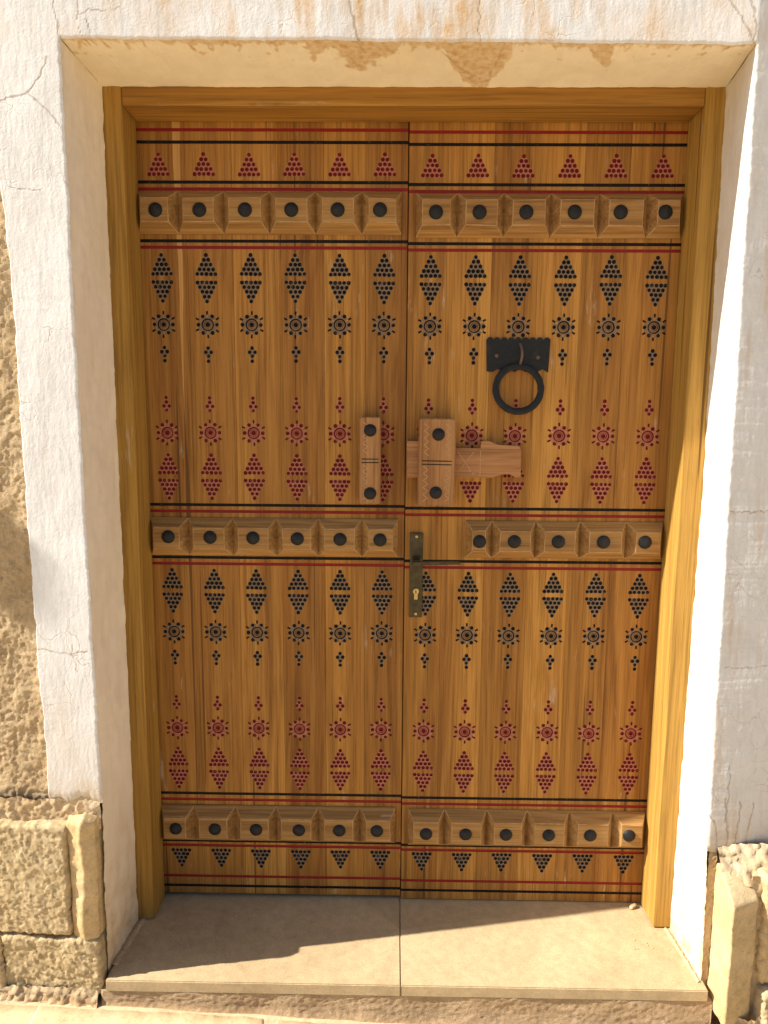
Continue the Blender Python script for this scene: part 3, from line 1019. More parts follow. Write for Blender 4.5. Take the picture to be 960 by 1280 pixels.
def riser_mesh():
    xs_ = np.linspace(-0.735, 0.752, 330)
    zs2 = np.linspace(0, 1, 34)
    X, T = np.meshgrid(xs_, zs2)
    ztop = -0.0295 + 0.0 * X
    zbot = pave_z(X) - 0.03
    Z = zbot + (ztop - zbot) * T
    Y = -0.190 - 0.001 + 0.0012 * fbm(X * 90, Z * 90, 2, 4, 0.6) + 0.003 * fbm(X * 7, Z * 12, 6, 3) - 0.010 * np.clip(1 - T * 2.2, 0, 1) ** 2
    Y = Y + 0.0035
    V = np.stack([X, Y, Z], -1)
    back = V[-1].copy()
    back[:, 1] = 0.1
    n = V.shape[0] * V.shape[1]
    F = grid_faces(V.shape[0], V.shape[1]).tolist()
    base = (V.shape[0] - 1) * V.shape[1]
    for i in range(V.shape[1] - 1):
        F.append((base + i, base + i + 1, n + i + 1, n + i))
    # end cheeks
    allv = np.concatenate([V.reshape(-1, 3), back])
    for col in (0, V.shape[1] - 1):
        ids = [r * V.shape[1] + col for r in range(V.shape[0])]
        k0 = len(allv)
        extra = np.array([[allv[q][0], 0.1, allv[q][2]] for q in ids])
        allv = np.concatenate([allv, extra])
        for r in range(len(ids) - 1):
            F.append((ids[r], ids[r + 1], k0 + r + 1, k0 + r))
    return make_mesh('riser', allv, F, [M_riser], None, True)


mobj('riser', riser_mesh(), sill, label='rough concrete face under the slabs')


def fillet(x0, y0, x1, y1, seed, w=0.012):
    n, c_ = 70, 7
    T, S = np.meshgrid(np.linspace(0, 1, n), np.linspace(0, 1, c_), indexing='ij')
    dx, dy = x1 - x0, y1 - y0
    L = math.hypot(dx, dy)
    nx_, ny2 = -dy / L, dx / L
    ang = S * math.pi
    ww = w * (1 + 0.5 * fbm(T * 14, seed, 1.0, 3))
    off = (S - 0.5) * 2 * ww
    hh = np.sin(ang) * 0.006 * (1 + 0.6 * fbm(T * 20, S * 2, seed, 3))
    X = x0 + dx * T + nx_ * off
    Yf = y0 + dy * T + ny2 * off + 0.12
    Zf = -0.002 + hh + 0.0015 * fbm(X * 90, Yf * 90, seed, 3)
    me = make_mesh('mortar_bead', np.stack([X, Yf, Zf], -1).reshape(-1, 3), grid_faces(n, c_), [M_mortar], None, True)
    return mobj('mortar_bead', me, sill)


fillet(-0.722, -0.262, -0.704, -0.095, 1.0)
fillet(0.728, -0.285, 0.716, -0.10, 2.0, 0.007)

# ------------------------------------------------------------------ door frame


def frame_bar(x0, x1, y0, y1, z0, z1, mat, name, tone, bev=0.003):
    bm = bmesh.new()
    bm_box(bm, x0, x1, y0, y1, z0, z1)
    bmesh.ops.bevel(bm, geom=bm.edges[:], offset=bev, segments=3, profile=0.5, affect='EDGES')
    o = mobj(name, bm_finish(bm, name, [mat]), house_wall, (0, -0.05 - YW, 0))
    o.color = (*tone, 1)
    return o


frame_bar(-0.725, -0.673, -0.05, 0.046, 0.003, 2.124, M_frame_z, 'door_jamb', (1.0, 1.0, 1.0))
frame_bar(0.681, 0.742, -0.05, 0.046, 0.003, 2.124, M_frame_z, 'door_jamb', (1.05, 1.06, 1.1))
frame_bar(-0.6725, 0.6805, -0.0485, 0.046, 2.0815, 2.124, M_frame_x, 'door_head', (0.98, 0.95, 0.92))

# ------------------------------------------------------------------ door leaves
DOT_R, RIM_R = 0.0050, 0.0053
PIT, ROW, GAP = 0.0115, 0.0116, 0.0205


def tri_dots(up):
    out = []
    for r in range(5):
        n = r + 1
        z = (4 - r) * ROW if up else -(4 - r) * ROW
        for i in range(n):
            out.append(((i - (n - 1) / 2) * PIT, z))
    return out                                   # base row (five dots) at z = 0


def diamond_dots():
    up_ = [(x, z + GAP / 2) for x, z in tri_dots(True)]
    dn_ = [(x, z - GAP / 2) for x, z in tri_dots(False)]
    return up_ + dn_


CL = [(0, 0.0105), (-0.0069, 0), (0.0069, 0), (0, -0.0099), (0, -0.0222)]
SUN_DOTS = [(0.0236 * math.cos(math.radians(a)), 0.0236 * math.sin(math.radians(a))) for a in range(0, 360, 60)]


def circle(cx, cz, r, n):
    return [(cx + r * math.cos(2 * math.pi * (k + 0.5) / n), cz + r * math.sin(2 * math.pi * (k + 0.5) / n)) for k in range(n)]


def dash_loop(a):
    ca, sa = math.cos(a), math.sin(a)
    out = []
    for r, s in ((0.0248, -0.0022), (0.0338, -0.0026), (0.0338, 0.0026), (0.0248, 0.0022)):
        out.append((r * ca - s * sa, r * sa + s * ca))
    return out


NSEG = 10
MOTIF = {}


def motif(kind, dots, dashes, disc, mats):
    for var in range(4):
        rv = random.Random(var * 31 + len(dots))
        jd = [(x + rv.uniform(-0.00045, 0.00045), z + rv.uniform(-0.00045, 0.00045)) for x, z in dots]
        motif_variant(kind, var, jd, [a + rv.uniform(-0.06, 0.06) for a in dashes], disc, mats, rv)


def motif_variant(kind, var, dots, dashes, disc, mats, rv):
    """painted cups; mats = (paint, rim, rosette)"""
    loops = [circle(x, z, RIM_R, NSEG) for x, z in dots] + [dash_loop(a) for a in dashes]
    if disc:
        loops.append(circle(0, 0, 0.0172, 24))
    V, F, MI = [], [], []

    def ring(loop, y):
        i0 = len(V)
        V.extend((x, y, z) for x, z in loop)
        return list(range(i0, i0 + len(loop)))

    def bridge(a, b, mi):
        n = len(a)
        for k in range(n):
            F.append((a[k], a[(k + 1) % n], b[(k + 1) % n], b[k]))
            MI.append(mi)

    def cap(a, mi):
        F.append(tuple(a))
        MI.append(mi)
    for x, z in dots:
        r0 = ring(circle(x, z, RIM_R, NSEG), 0)
        dr = DOT_R * rv.uniform(0.90, 1.06)
        r1 = ring(circle(x, z, dr, NSEG), 0.0004)
        r2 = ring(circle(x, z, dr * 0.80, NSEG), rv.uniform(0.0022, 0.0034))
        bridge(r0, r1, 1)
        bridge(r1, r2, 0)
        cap(r2, 0)
    for a in dashes:
        lp = dash_loop(a)
        cx, cz = sum(p[0] for p in lp) / 4, sum(p[1] for p in lp) / 4
        r0 = ring(lp, 0)
        r1 = ring([(cx + (x - cx) * 0.88, cz + (z - cz) * 0.88) for x, z in lp], 0.0025)
        bridge(r0, r1, 0)
        cap(r1, 0)
    if disc:
        prof = [(0.0172, 0, None), (0.0160, 0.0006, 1), (0.0150, 0.0026, 0), (0.0128, 0.0026, 0), (0.0116, 0.0004, 2),
                (0.0098, 0.0002, 2), (0.0090, 0.0022, 0), (0.0078, 0.0022, 2), (0.0070, 0.0006, 2), (0.0060, 0.0006, 2), (0.0048, 0.0036, 0)]
        prev = None
        for r, y, mi in prof:
            cur = ring(circle(0, 0, r, 24), y)
            if prev:
                bridge(prev, cur, mi)
            prev = cur
        cap(prev, 0)
    MOTIF[kind, var] = (loops, make_mesh(kind, V, F, mats, MI))


BK = [M_black, M_rim_black, M_rosette]
RD = [M_red_deep, M_rim_red, M_rosette_red]
SD = [math.radians(a) for a in range(30, 390, 60)]
motif('red_triangle_motif', tri_dots(True), [], False, RD)
motif('black_triangle_motif', tri_dots(False), [], False, BK)
motif('black_diamond_motif', diamond_dots(), [], False, BK)
motif('red_diamond_motif', diamond_dots(), [], False, RD)
motif('black_sun_motif', SUN_DOTS, SD, True, BK)
motif('red_sun_motif', SUN_DOTS, SD, True, RD)
motif('black_cluster_motif', CL, [], False, BK)
motif('red_cluster_motif', [(x, -z) for x, z in CL], [], False, RD)

ROWS = [('red_triangle_motif', 1.9615), ('black_diamond_motif', 1.7110), ('black_sun_motif', 1.5965), ('black_cluster_motif', 1.5275),
        ('red_cluster_motif', 1.3890), ('red_sun_motif', 1.3205), ('red_diamond_motif', 1.2060), ('black_diamond_motif', 0.8970),
        ('black_sun_motif', 0.7835), ('black_cluster_motif', 0.7160), ('red_cluster_motif', 0.5760), ('red_sun_motif', 0.5085),
        ('red_diamond_motif', 0.3910), ('black_triangle_motif', 0.1432)]
LINES = [('r', 2.0650), ('k', 2.0362), ('k', 1.9421), ('r', 1.9255), ('k', 1.8013), ('r', 1.7858), ('k', 1.1312), ('r', 1.1139),
         ('k', 0.9894), ('r', 0.9724), ('k', 0.3156), ('r', 0.2976), ('k', 0.1728), ('r', 0.1585), ('r', 0.0642), ('k', 0.0344)]
LW = 0.0039
Z_BOT, Z_TOP = 0.008, 2.118


def board_mesh(x0, x1, cx, segs, rows, mat, wav):
    """front face of one board with its drilled motifs cut out; origin at (xm, 0, 0)"""
    xm = (x0 + x1) / 2
    V, F, MI = [], [], []
    for z0, z1 in segs:
        loop_kind = [0]
        loops = [[(x0, z0), (x1, z0), (x1, z1), (x0, z1)]]
        for kind, var, zc in rows:
            if z0 < zc < z1:
                for lp in MOTIF[kind, var][0]:
                    loops.append([(cx + x, zc + z) for x, z in lp])
                    loop_kind.append(2 if kind.startswith('red') else 1)
        pts, eds, owner = [], [], []
        for li, lp in enumerate(loops):
            i0 = len(pts)
            owner += [li] * len(lp)
            pts += [Vector((x - xm, z)) for x, z in lp]
            n = len(lp)
            eds += [(i0 + k, i0 + (k + 1) % n) for k in range(n)]
        vo, eo, fo, ov, *_ = delaunay_2d_cdt(pts, eds, [], 0, 1e-7)
        own = [owner[o_[0]] if o_ else 0 for o_ in ov]
        # a triangle with all corners on one hole's rim lies in that hole
        fo = [f for f in fo if not (own[f[0]] > 0 and own[f[0]] == own[f[1]] == own[f[2]])]
        b = len(V)
        V += [(p.x, 0.0, p.y) for p in vo]
        for f in fo:
            a_, b_, c_ = (vo[f[0]], vo[f[1]], vo[f[2]])
            area = (b_.x - a_.x) * (c_.y - a_.y) - (c_.x - a_.x) * (b_.y - a_.y)
            F.append(tuple(b + q for q in (f if area > 0 else f[::-1])))
            long_ = max((a_ - b_).length, (b_ - c_).length, (c_ - a_).length)
            MI.append(loop_kind[own[f[0]]] if min(own[q] for q in f) > 0 and long_ < 0.0085 else 0)
        b = len(V)
        for yy in (0.0, 0.030):
            V += [(x0 - xm, yy, z0), (x1 - xm, yy, z0), (x1 - xm, yy, z1), (x0 - xm, yy, z1)]
        for k_ in range(4):
            k2 = (k_ + 1) % 4
            F.append((b + k_, b + 4 + k_, b + 4 + k2, b + k2))
            MI.append(0)
    return make_mesh('board', V, F, [mat, M_rim_black, M_rim_red], MI)


RAIL_IN, RAIL_IX, RAIL_IE, RAIL_D, RAIL_B = 0.0225, 0.0185, 0.0145, 0.034, 0.005


def rail_mesh(bounds, z0, z1, x_origin):
    bm = bmesh.new()
    front_edges = []
    n = len(bounds) - 1
    r_ = random.Random(int(abs(bounds[0]) * 1e4) + int(z0 * 100))
    for i in range(n):
        a, b = bounds[i] - x_origin, bounds[i + 1] - x_origin
        ia = RAIL_IE if i == 0 else RAIL_IX
        ib = RAIL_IE if i == n - 1 else RAIL_IX
        j_ = lambda s=0.0012: r_.uniform(-s, s)
        base = [bm.verts.new((a, -RAIL_B, z0)), bm.verts.new((b, -RAIL_B, z0)), bm.verts.new((b, -RAIL_B, z1)), bm.verts.new((a, -RAIL_B, z1))]
        fr = [bm.verts.new((a + ia + j_(), -RAIL_D, z0 + RAIL_IN + j_())), bm.verts.new((b - ib + j_(), -RAIL_D, z0 + RAIL_IN + j_())),
              bm.verts.new((b - ib + j_(), -RAIL_D, z1 - RAIL_IN + j_())), bm.verts.new((a + ia + j_(), -RAIL_D, z1 - RAIL_IN + j_()))]
        bm.faces.new(fr)
        for k_ in range(4):
            k2 = (k_ + 1) % 4
            bm.faces.new((base[k_], base[k2], fr[k2], fr[k_]))
        front_edges += [(fr[k_], fr[(k_ + 1) % 4]) for k_ in range(4)] + [(base[k_], fr[k_]) for k_ in range(4)]
    edges = [bm.edges.get(p) for p in front_edges]
    bmesh.ops.bevel(bm, geom=[e for e in edges if e], offset=0.0013, segments=2, profile=0.5, affect='EDGES', material=1)
    a, b = bounds[0] - x_origin, bounds[-1] - x_origin
    skirt = [bm.verts.new(p) for p in ((a, -RAIL_B, z0), (b, -RAIL_B, z0), (b, -RAIL_B, z1), (a, -RAIL_B, z1),
                                       (a, 0.0, z0), (b, 0.0, z0), (b, 0.0, z1), (a, 0.0, z1))]
    for k_ in range(4):
        k2 = (k_ + 1) % 4
        bm.faces.new((skirt[k_], skirt[k_ + 4], skirt[k2 + 4], skirt[k2]))
    return bm_finish(bm, 'stud_rail', [M_rail, M_worn])


STUD = lathe_mesh('stud', [(0.0172, 0.001), (0.0174, -0.0012), (0.0164, -0.0030), (0.0140, -0.0053), (0.0105, -0.0072), (0.0058, -0.0084), (0.0, -0.0088)], M_iron, 28)

RAILS_L = [((-0.6754, -0.5745, -0.4609, -0.3458, -0.2306, -0.1153, -0.0163), 1.8170, 1.9186,
            ((-0.6231, 1.8670), (-0.5144, 1.8673), (-0.4019, 1.8677), (-0.2877, 1.8681), (-0.1737, 1.8685), (-0.0696, 1.8688))),
           ((-0.6734, -0.5727, -0.4544, -0.3387, -0.2278, -0.1129, -0.0173), 0.9964, 1.0970,
            ((-0.6194, 1.0501), (-0.5091, 1.0495), (-0.3968, 1.0490), (-0.2806, 1.0480), (-0.1688, 1.0474), (-0.0644, 1.0470))),
           ((-0.6745, -0.5799, -0.4648, -0.3507, -0.2322, -0.1161, -0.0172), 0.1770, 0.2820,
            ((-0.6264, 0.2280), (-0.5173, 0.2284), (-0.4027, 0.2288), (-0.2840, 0.2291), (-0.1720, 0.2296), (-0.0680, 0.2300)))]
RAILS_R = [((0.0197, 0.1216, 0.2372, 0.3536, 0.4729, 0.5919, 0.6780), 1.8110, 1.9165,
            ((0.0676, 1.8637), (0.1742, 1.8641), (0.2885, 1.8644), (0.4065, 1.8649), (0.5184, 1.8652), (0.6272, 1.8656))),
           ((0.1617, 0.2299, 0.3451, 0.4623, 0.5825, 0.6790), 0.9964, 1.0956,
            ((0.1950, 1.0452), (0.2854, 1.0458), (0.3995, 1.0464), (0.5165, 1.0470), (0.6240, 1.0474))),
           ((0.0190, 0.1201, 0.2379, 0.3499, 0.4673, 0.5878, 0.6780), 0.1720, 0.2801,
            ((0.0680, 0.2234), (0.1773, 0.2240), (0.2885, 0.2246), (0.4062, 0.2252), (0.5203, 0.2262), (0.6266, 0.2270)))]


def make_leaf(side):
    if side < 0:
        bounds = [-0.690, -0.557, -0.441, -0.325, -0.211, -0.106, -0.0012]
        cols = [-0.6232, -0.5098, -0.3968, -0.2840, -0.1714, -0.0585]
        tones = [(0.86, 0.84, 0.84), (0.93, 0.91, 0.91), (1.12, 1.14, 1.16), (0.92, 0.89, 0.88), (1.04, 1.04, 1.0), (0.79, 0.76, 0.78)]
        xo, zoff = -0.345, 0.0
        lf = thing('door_leaf', 'door leaf left of the seam, carved planks without knocker or lever handle', 'door', (xo, 0, 0), 'pair of carved door leaves')
        rails = RAILS_L
    else:
        bounds = [0.0012, 0.099, 0.212, 0.327, 0.436, 0.548, 0.696]
        cols = [0.0586, 0.1717, 0.2838, 0.3985, 0.5125, 0.6275]
        tones = [(0.84, 0.81, 0.80), (1.14, 1.17, 1.19), (0.84, 0.81, 0.80), (1.15, 1.18, 1.19), (0.82, 0.79, 0.77), (0.98, 0.96, 0.93)]
        xo, zoff = 0.348, -0.0042
        lf = thing('door_leaf', 'door leaf with the black ring knocker, wooden bolt and bronze lever handle', 'door', (xo, 0, 0), 'pair of carved door leaves')
        rails = RAILS_R
    cuts = [Z_BOT + zoff + (0.004 if side < 0 else 0)]
    for _, z in sorted(LINES, key=lambda p: p[1]):
        cuts += [z + zoff - LW, z + zoff + LW]
    cuts.append(Z_TOP)
    segs = list(zip(cuts[0::2], cuts[1::2]))
    r_ = random.Random(5 + side)
    for i in range(6):
        x0, x1 = bounds[i] + 0.0003, bounds[i + 1] - 0.0003
        mat = M_board_sap if (side < 0 and i == 0) else M_board
        rows = [(k_, r_.randrange(4), z + zoff * 0.4 + r_.uniform(-0.0008, 0.0008)) for k_, z in ROWS]
        me = board_mesh(x0, x1, cols[i], segs, rows, mat, 0)
        xm = (x0 + x1) / 2
        yoff = r_.uniform(-0.0005, 0.0005)
        bd = mobj('board', me, lf, (xm - xo, yoff, 0))
        bd.color = (*tones[i], 1)
        for kind, var, zc in rows:
            mobj(kind, MOTIF[kind, var][1], bd, (cols[i] - xm, 0, zc))
    # painted grooves running across all boards
    groove = {}
    for c_, z in LINES:
        if c_ not in groove:
            xa_, xb_ = bounds[0] - xo, bounds[-1] - xo
            V = []
            for (yy, dz) in ((0.0, LW), (0.0013, LW * 0.85), (0.0013, -LW * 0.85), (0.0, -LW)):
                V += [(xa_, yy, dz), (xb_, yy, dz)]
            F = [(0, 2, 3, 1), (2, 4, 5, 3), (4, 6, 7, 5)]
            groove[c_] = make_mesh('painted_groove', V, F, [M_black if c_ == 'k' else M_red])
        mobj('painted_groove', groove[c_], lf, (0, 0, z + zoff))
    mobj('back_panel', box_mesh('back_panel', bounds[0] - xo, bounds[-1] - xo + (0.003 if side < 0 else 0), 0.031 if side < 0 else 0.032, 0.055, -0.0025, 2.119, M_core), lf)
    for bnd, z0, z1, studs in rails:
        zc = (z0 + z1) / 2
        xc = (bnd[0] + bnd[-1]) / 2
        me = rail_mesh(bnd, z0 - zc, z1 - zc, xc)
        rl = mobj('stud_rail', me, lf, (xc - xo, 0.0002, zc))
        tv = r_.uniform(0.94, 1.05)
        rl.color = (tv, tv, tv, 1)
        for sx_, sz_ in studs:
            s = mobj('stud', STUD, rl, (sx_ - xc, -RAIL_D, sz_ - zc))
            s.rotation_euler = (0, r_.uniform(0, 6), 0)
    return lf, xo


leaf_l, XOL = make_leaf(-1)
leaf_r, XOR = make_leaf(1)


# ------------------------------------------------------------------ wooden lock pieces
def keeper(leaf, xo, x0, x1, z0, z1, d, studs, tilt=0.0):
    zc, xc = (z0 + z1) / 2, (x0 + x1) / 2
    w2, h2 = (x1 - x0) / 2, (z1 - z0) / 2
    bm = bmesh.new()
    bm_box(bm, -w2, w2, -d, 0, -h2, h2)
    bmesh.ops.bevel(bm, geom=bm.edges[:], offset=0.0025, segments=2, affect='EDGES')
    k_ = mobj('bolt_keeper', bm_finish(bm, 'bolt_keeper', [M_keeper]), leaf, (xc - xo, 0, zc))
    k_.rotation_euler = (0, tilt, 0)
    k_.color = (1, 1, 1, 1)
    for sx_, sz_ in studs:
        s = mobj('stud', STUD, k_, (sx_ - xc, -d, sz_ - zc))
        s.scale = (0.92, 1.0, 0.92)
    # two cut lines across the middle, raised arrises between
    for dz in (-0.0045, 0.0045):
        bm = bmesh.new()
        bm_box(bm, -w2 * 0.8, w2 * 0.8, -d - 0.0006, -d + 0.001, dz - 0.0012, dz + 0.0012)
        mobj('cut_line', bm_finish(bm, 'cut_line', [M_slot]), k_)
    # chip-carved zigzag borders
    V, F = [], []
    r_ = random.Random(int(x0 * 1000))
    cols_ = ((-w2 + 0.013, -w2 + 0.026), (w2 - 0.026, w2 - 0.013)) if w2 > 0.03 else ((-w2 + 0.008, -w2 + 0.022),)
    for a, b in cols_:
        z = -h2 + 0.012
        flip = False
        while z < h2 - 0.018:
            if abs(z) > 0.012:
                p, q = ((a, z), (b, z + 0.009)) if not flip else ((b, z), (a, z + 0.009))
                i0 = len(V)
                tw = 0.0011
                V += [(p[0], -d - 0.0004, p[1] - tw), (q[0], -d - 0.0004, q[1] - tw), (q[0], -d - 0.0004, q[1] + tw), (p[0], -d - 0.0004, p[1] + tw)]
                F.append((i0, i0 + 1, i0 + 2, i0 + 3))
            flip = not flip
            z += 0.009
    mobj('carved_border', make_mesh('carved_border', V, F, [M_chip]), k_)
    return k_


t = NT('pale_chip_carving')
M_chip = t.finish(t.mix(t.noise(90, 4), (0.42, 0.225, 0.10), (0.52, 0.32, 0.17)), 0.8)

keeper(leaf_l, XOL, -0.1185, -0.0640, 1.1421, 1.3650, 0.042, ((-0.0910, 1.3310), (-0.0905, 1.1696)))
keeper(leaf_r, XOR, 0.0320, 0.1260, 1.1389, 1.3622, 0.052, ((0.0813, 1.3222), (0.0788, 1.1741)), 0.012)


def bolt():
    top = [(0.0027, 1.3047), (0.128, 1.3047), (0.1285, 1.2853), (0.1932, 1.2857), (0.1936, 1.3055), (0.2130, 1.3063), (0.2210, 1.3040), (0.2300, 1.2975), (0.2390, 1.2945),
           (0.2853, 1.2946), (0.2940, 1.2915), (0.2979, 1.2830)]
    bot = [(0.2982, 1.2123), (0.2830, 1.2122), (0.2765, 1.2170), (0.2690, 1.2222), (0.2560, 1.2225), (0.2444, 1.2205), (0.2340, 1.2150), (0.2260, 1.2112), (0.0038, 1.2098)]
    loop = top + bot
    bm = bmesh.new()
    xc, zc = 0.15, 1.257
    fr = [bm.verts.new((x - xc, -0.026, z - zc)) for x, z in loop]
    bk = [bm.verts.new((x - xc, 0, z - zc)) for x, z in loop]
    bm.faces.new(fr[::-1])
    bm.faces.new(bk)
    n = len(loop)
    for k_ in range(n):
        bm.faces.new((fr[k_], fr[(k_ + 1) % n], bk[(k_ + 1) % n], bk[k_]))
    bmesh.ops.bevel(bm, geom=[e for e in bm.edges if abs(e.verts[0].co.y + 0.026) < 1e-5 and abs(e.verts[1].co.y + 0.026) < 1e-5], offset=0.0015, segments=2, affect='EDGES')
    o = mobj('sliding_bolt', bm_finish(bm, 'sliding_bolt', [M_bolt]), leaf_r, (xc - XOR, -0.0004, zc))
    o.color = (1.02, 1.0, 0.98, 1)
    # incised cross and centre prick
    V, F = [], []
    for (ax, az), (bx, bz) in (((0.133, 1.280), (0.176, 1.218)), ((0.176, 1.278), (0.134, 1.222)), ((0.1925, 1.282), (0.1925, 1.215)), ((0.186, 1.262), (0.199, 1.256)), ((0.160, 1.230), (0.178, 1.222))):
        L = math.hypot(bx - ax, bz - az)
        nx2, nz2 = -(bz - az) / L * 0.0008, (bx - ax) / L * 0.0008
        i0 = len(V)
        V += [(ax - xc + nx2, -0.0264, az - zc + nz2), (ax - xc - nx2, -0.0264, az - zc - nz2), (bx - xc - nx2, -0.0264, bz - zc - nz2), (bx - xc + nx2, -0.0264, bz - zc + nz2)]
        F.append((i0, i0 + 1, i0 + 2, i0 + 3))
    mobj('carved_cross', make_mesh('carved_cross', V, F, [M_chip]), o)


bolt()


# ------------------------------------------------------------------ bronze lever handle
def handle():
    xc, zc = 0.0320, 0.9468
    pl = mobj('handle_plate', box_mesh('handle_plate', -0.0172, 0.0172, -0.007, 0, -0.115, 0.115, M_bronze, 0.0022), leaf_r, (xc - XOR, -0.0004, zc))
    bm = bmesh.new()
    zl = 0.044
    bm_box(bm, -0.011, 0.011, -0.016, -0.0068, zl - 0.017, zl + 0.008)
    bmesh.ops.bevel(bm, geom=bm.edges[:], offset=0.0015, segments=1, affect='EDGES')
    mobj('handle_collar', bm_finish(bm, 'handle_collar', [M_bronze]), pl)
    bm = bmesh.new()
    bm_box(bm, -0.008, 0.008, -0.050, -0.0155, zl - 0.010, zl + 0.006)
    mobj_neck = bm_finish(bm, 'lever_neck', [M_bronze])
    mobj('lever_neck', mobj_neck, pl)
    # flat lever, slightly drooping and tapered to its tip
    n = 14
    V, F = [], []
    for i in range(n + 1):
        u = i / n
        x = -0.009 + u * 0.121
        th = 0.0046 - 0.0014 * u
        dz = 0.007 * u - 0.004 * u * u
        y0, y1 = -0.058 - 0.004 * math.sin(u * 3.1), -0.046
        for (y, s) in ((y0, -1), (y1, -1), (y1, 1), (y0, 1)):
            V.append((x, y, zl - 0.002 + dz + s * th))
    for i in range(n):
        for k_ in range(4):
            k2 = (k_ + 1) % 4
            F.append((i * 4 + k_, i * 4 + k2, i * 4 + 4 + k2, i * 4 + 4 + k_))
    F.append((3, 2, 1, 0))
    F.append(tuple(n * 4 + q for q in range(4)))
    bm = bmesh.new()
    vv = [bm.verts.new(p) for p in V]
    for f in F:
        bm.faces.new([vv[q] for q in f])
    bmesh.ops.bevel(bm, geom=[e for e in bm.edges if e.is_manifold and e.calc_face_angle(0) > 0.8], offset=0.0012, segments=2, affect='EDGES')
    mobj('lever', bm_finish(bm, 'lever', [M_bronze]), pl)
    # key cylinder: round head over a narrow slot body
    zk = -0.050
    cyl = mobj('key_cylinder', lathe_mesh('key_cylinder', [(0.0086, -0.006), (0.0086, -0.0095), (0.0078, -0.0105), (0.0, -0.0105)], M_brass, 20, smooth=False), pl, (0, 0, zk + 0.007))
    mobj('key_cylinder_body', box_mesh('key_cylinder_body', -0.005, 0.005, -0.0100, -0.006, -0.017, -0.001, M_brass, 0.0015), pl, (0, 0, zk + 0.002))
    mobj('keyhole', box_mesh('keyhole', -0.0012, 0.0012, -0.0110, -0.0102, -0.004, 0.004, M_slot), pl, (0, 0, zk + 0.006))
    for dz in (0.105, -0.105):
        mobj('screw', lathe_mesh('screw', [(0.0042, -0.0065), (0.0040, -0.0080), (0.0025, -0.0086), (0, -0.0088)], M_brass, 14), pl, (0, 0, dz))


handle()


# ------------------------------------------------------------------ iron ring knocker
def knocker():
    xc, zc = 0.2845, 1.5230
    w0, w1 = 0.0815, 0.0785
    ht, hb = 0.0400, 0.0400
    loop = []
    n = 9
    for i in range(n):                      # scalloped upper edge
        xa, xb = -w0 + 2 * w0 * i / n, -w0 + 2 * w0 * (i + 1) / n
        loop += [(xa, ht - 0.0015), (xa + (xb - xa) * 0.30, ht + 0.0052), (xa + (xb - xa) * 0.70, ht + 0.0052)]
    loop.append((w0, ht))
    loop.append((w1, -hb - 0.002))
    nb = 11
    for i in range(1, nb):
        x = w1 - 2 * w1 * i / nb
        loop.append((x, -hb + (0.0062 if i % 2 else -0.0015)))
    loop.append((-w0 + 0.003, -hb))
    bm = bmesh.new()
    fr = [bm.verts.new((x, -0.0038 - 0.0012 * math.sin(x * 60) * 0.6, z)) for x, z in loop]
    bk = [bm.verts.new((x, 0, z)) for x, z in loop]
    bm.faces.new(fr)
    bm.faces.new(bk[::-1])
    for k_ in range(len(loop)):
        k2 = (k_ + 1) % len(loop)
        bm.faces.new((fr[k_], bk[k_], bk[k2], fr[k2]))
    pl = mobj('knocker_plate', bm_finish(bm, 'knocker_plate', [M_iron]), leaf_r, (xc - XOR, -0.0005, zc), label='black iron plate with scalloped upper edge')
    # flat hammered ring
    R0, nseg = 0.0575, 64
    sec = []
    for a in range(10):
        th = 2 * math.pi * a / 10
        sec.append((0.0086 * math.copysign(abs(math.cos(th)) ** 0.6, math.cos(th)), 0.0048 * math.copysign(abs(math.sin(th)) ** 0.7, math.sin(th))))
    V, F = [], []
    rr_ = random.Random(2)
    for i in range(nseg):
        a = 2 * math.pi * i / nseg
        jit = 1 + rr_.uniform(-0.06, 0.06)
        for du, dv in sec:
            r = R0 + du * jit
            V.append((r * math.cos(a), dv * jit, r * math.sin(a)))
    m_ = len(sec)
    for i in range(nseg):
        for k_ in range(m_):
            F.append((i * m_ + k_, i * m_ + (k_ + 1) % m_, ((i + 1) % nseg) * m_ + (k_ + 1) % m_, ((i + 1) % nseg) * m_ + k_))
    ringo = mobj('knocker_ring', make_mesh('knocker_ring', V, F, [M_iron], None, True), pl, (0.0015, -0.0155, 1.4385 - zc))
    ringo.rotation_euler = (math.radians(-7), 0, 0)
    # staple that holds the ring
    V, F = [], []
    pts = []
    for i in range(19):
        u = i / 18
        ang = math.pi * u
        pts.append((0.0025 * math.sin(u * 3), -0.001 - 0.026 * math.sin(ang), 0.033 - u * 0.062))
    for i, p in enumerate(pts):
        for k_ in range(8):
            th = 2 * math.pi * k_ / 8
            V.append((p[0] + 0.0033 * math.cos(th), p[1] + 0.0016 * math.sin(th), p[2] + 0.0016 * math.sin(th)))
    for i in range(len(pts) - 1):
        for k_ in range(8):
            F.append((i * 8 + k_, i * 8 + (k_ + 1) % 8, i * 8 + 8 + (k_ + 1) % 8, i * 8 + 8 + k_))
    mobj('staple', make_mesh('staple', V, F, [M_rusty], None, True), pl, (0.004, 0, 0))
    for x, z in ((-0.0545, -0.001), (0.051, -0.0045)):
        mobj('nail', lathe_mesh('nail', [(0.0052, -0.003), (0.0046, -0.0058), (0.0025, -0.0068), (0, -0.007)], M_rusty, 14), pl, (x, 0, z))


knocker()

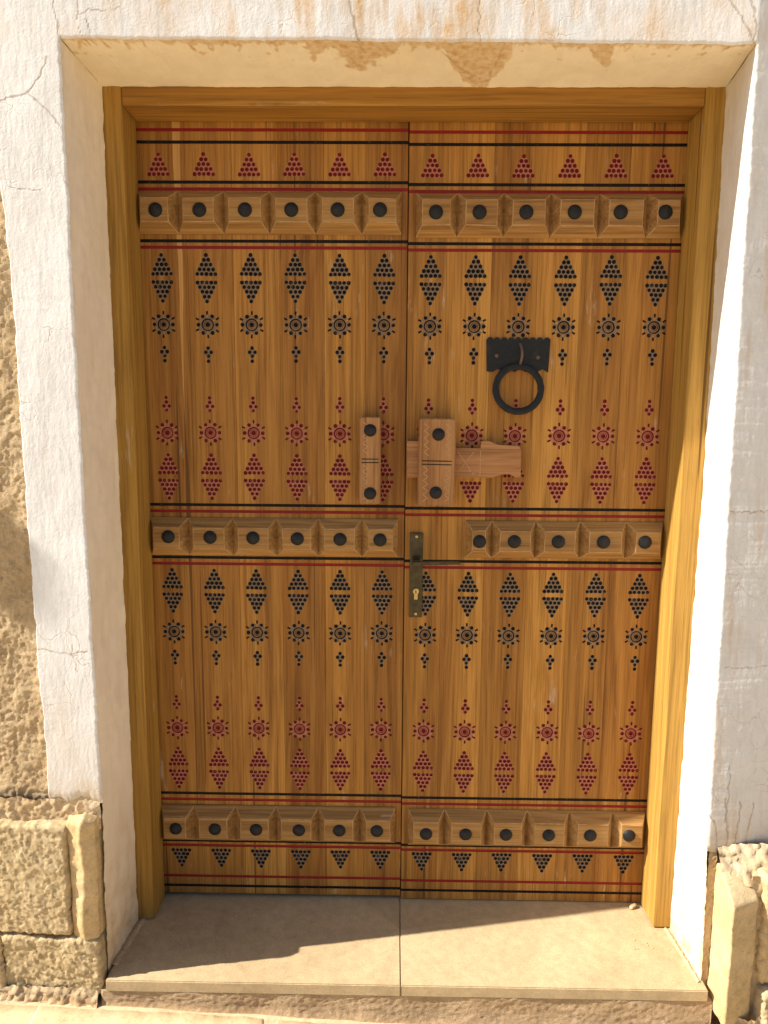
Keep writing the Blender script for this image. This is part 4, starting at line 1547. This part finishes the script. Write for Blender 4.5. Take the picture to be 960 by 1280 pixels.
# ------------------------------------------------------------------ small loose things
rb = random.Random(9)
bm = bmesh.new()
bmesh.ops.create_icosphere(bm, subdivisions=2, radius=1)
for v in bm.verts:
    v.co *= 1 + rb.uniform(-0.14, 0.14)
    v.co = Vector((v.co.x * 0.013, v.co.y * 0.006, v.co.z * 0.006))
peb = mobj('pebble', bm_finish(bm, 'pebble', [M_mortar]), None, (0.653, -0.022, 0.006))
peb.rotation_euler = (0, -0.3, 0.4)
tag(peb, 'small white plaster chip lying on the sill by the frame', 'pebble')

bm = bmesh.new()
for i in range(46):
    zone = rb.random()
    if zone < 0.55:
        x, y, z = rb.uniform(-0.69, -0.30), rb.uniform(-0.24, -0.03), 0.001
    elif zone < 0.8:
        x, y, z = rb.uniform(0.60, 0.70), rb.uniform(-0.20, -0.11), 0.001
    else:
        x, y = rb.uniform(-0.6, 0.2), rb.uniform(-0.42, -0.345)
        z = pave_z(x) + 0.001
    s = rb.uniform(0.0008, 0.0024)
    mt = Matrix.Translation((x, y, z)) @ Matrix.Rotation(rb.uniform(0, 6), 4, 'Z') @ Matrix.Diagonal((s * rb.uniform(1, 1.8), s, s * 0.8, 1))
    bmesh.ops.create_icosphere(bm, subdivisions=1, radius=1, matrix=mt)
cr = mobj('plaster_crumbs', bm_finish(bm, 'plaster_crumbs', [M_mortar]))
tag(cr, 'pale plaster crumbs scattered over the sill and pavement', 'crumbs', kind='stuff')

# wooden rain spout high on the same wall, left of the doorway; it throws the slanting soft shadow on the white band
spout = thing('waterspout', 'weathered wooden rain spout jutting from the mud plaster wall', 'waterspout', (-3.20, -0.26, 2.975))
for nm, (x0, x1, y0, y1, z0, z1) in (('trough_floor', (-0.07, 0.07, -0.455, 0.05, -0.07, -0.04)),
                                     ('trough_side', (-0.07, -0.045, -0.455, 0.05, -0.04, 0.07)),
                                     ('trough_side', (0.045, 0.07, -0.455, 0.05, -0.04, 0.07))):
    bm = bmesh.new()
    bm_box(bm, x0, x1, y0, y1, z0, z1)
    bmesh.ops.bevel(bm, geom=bm.edges[:], offset=0.006, segments=2, affect='EDGES')
    o = mobj(nm, bm_finish(bm, nm, [M_log]), spout)
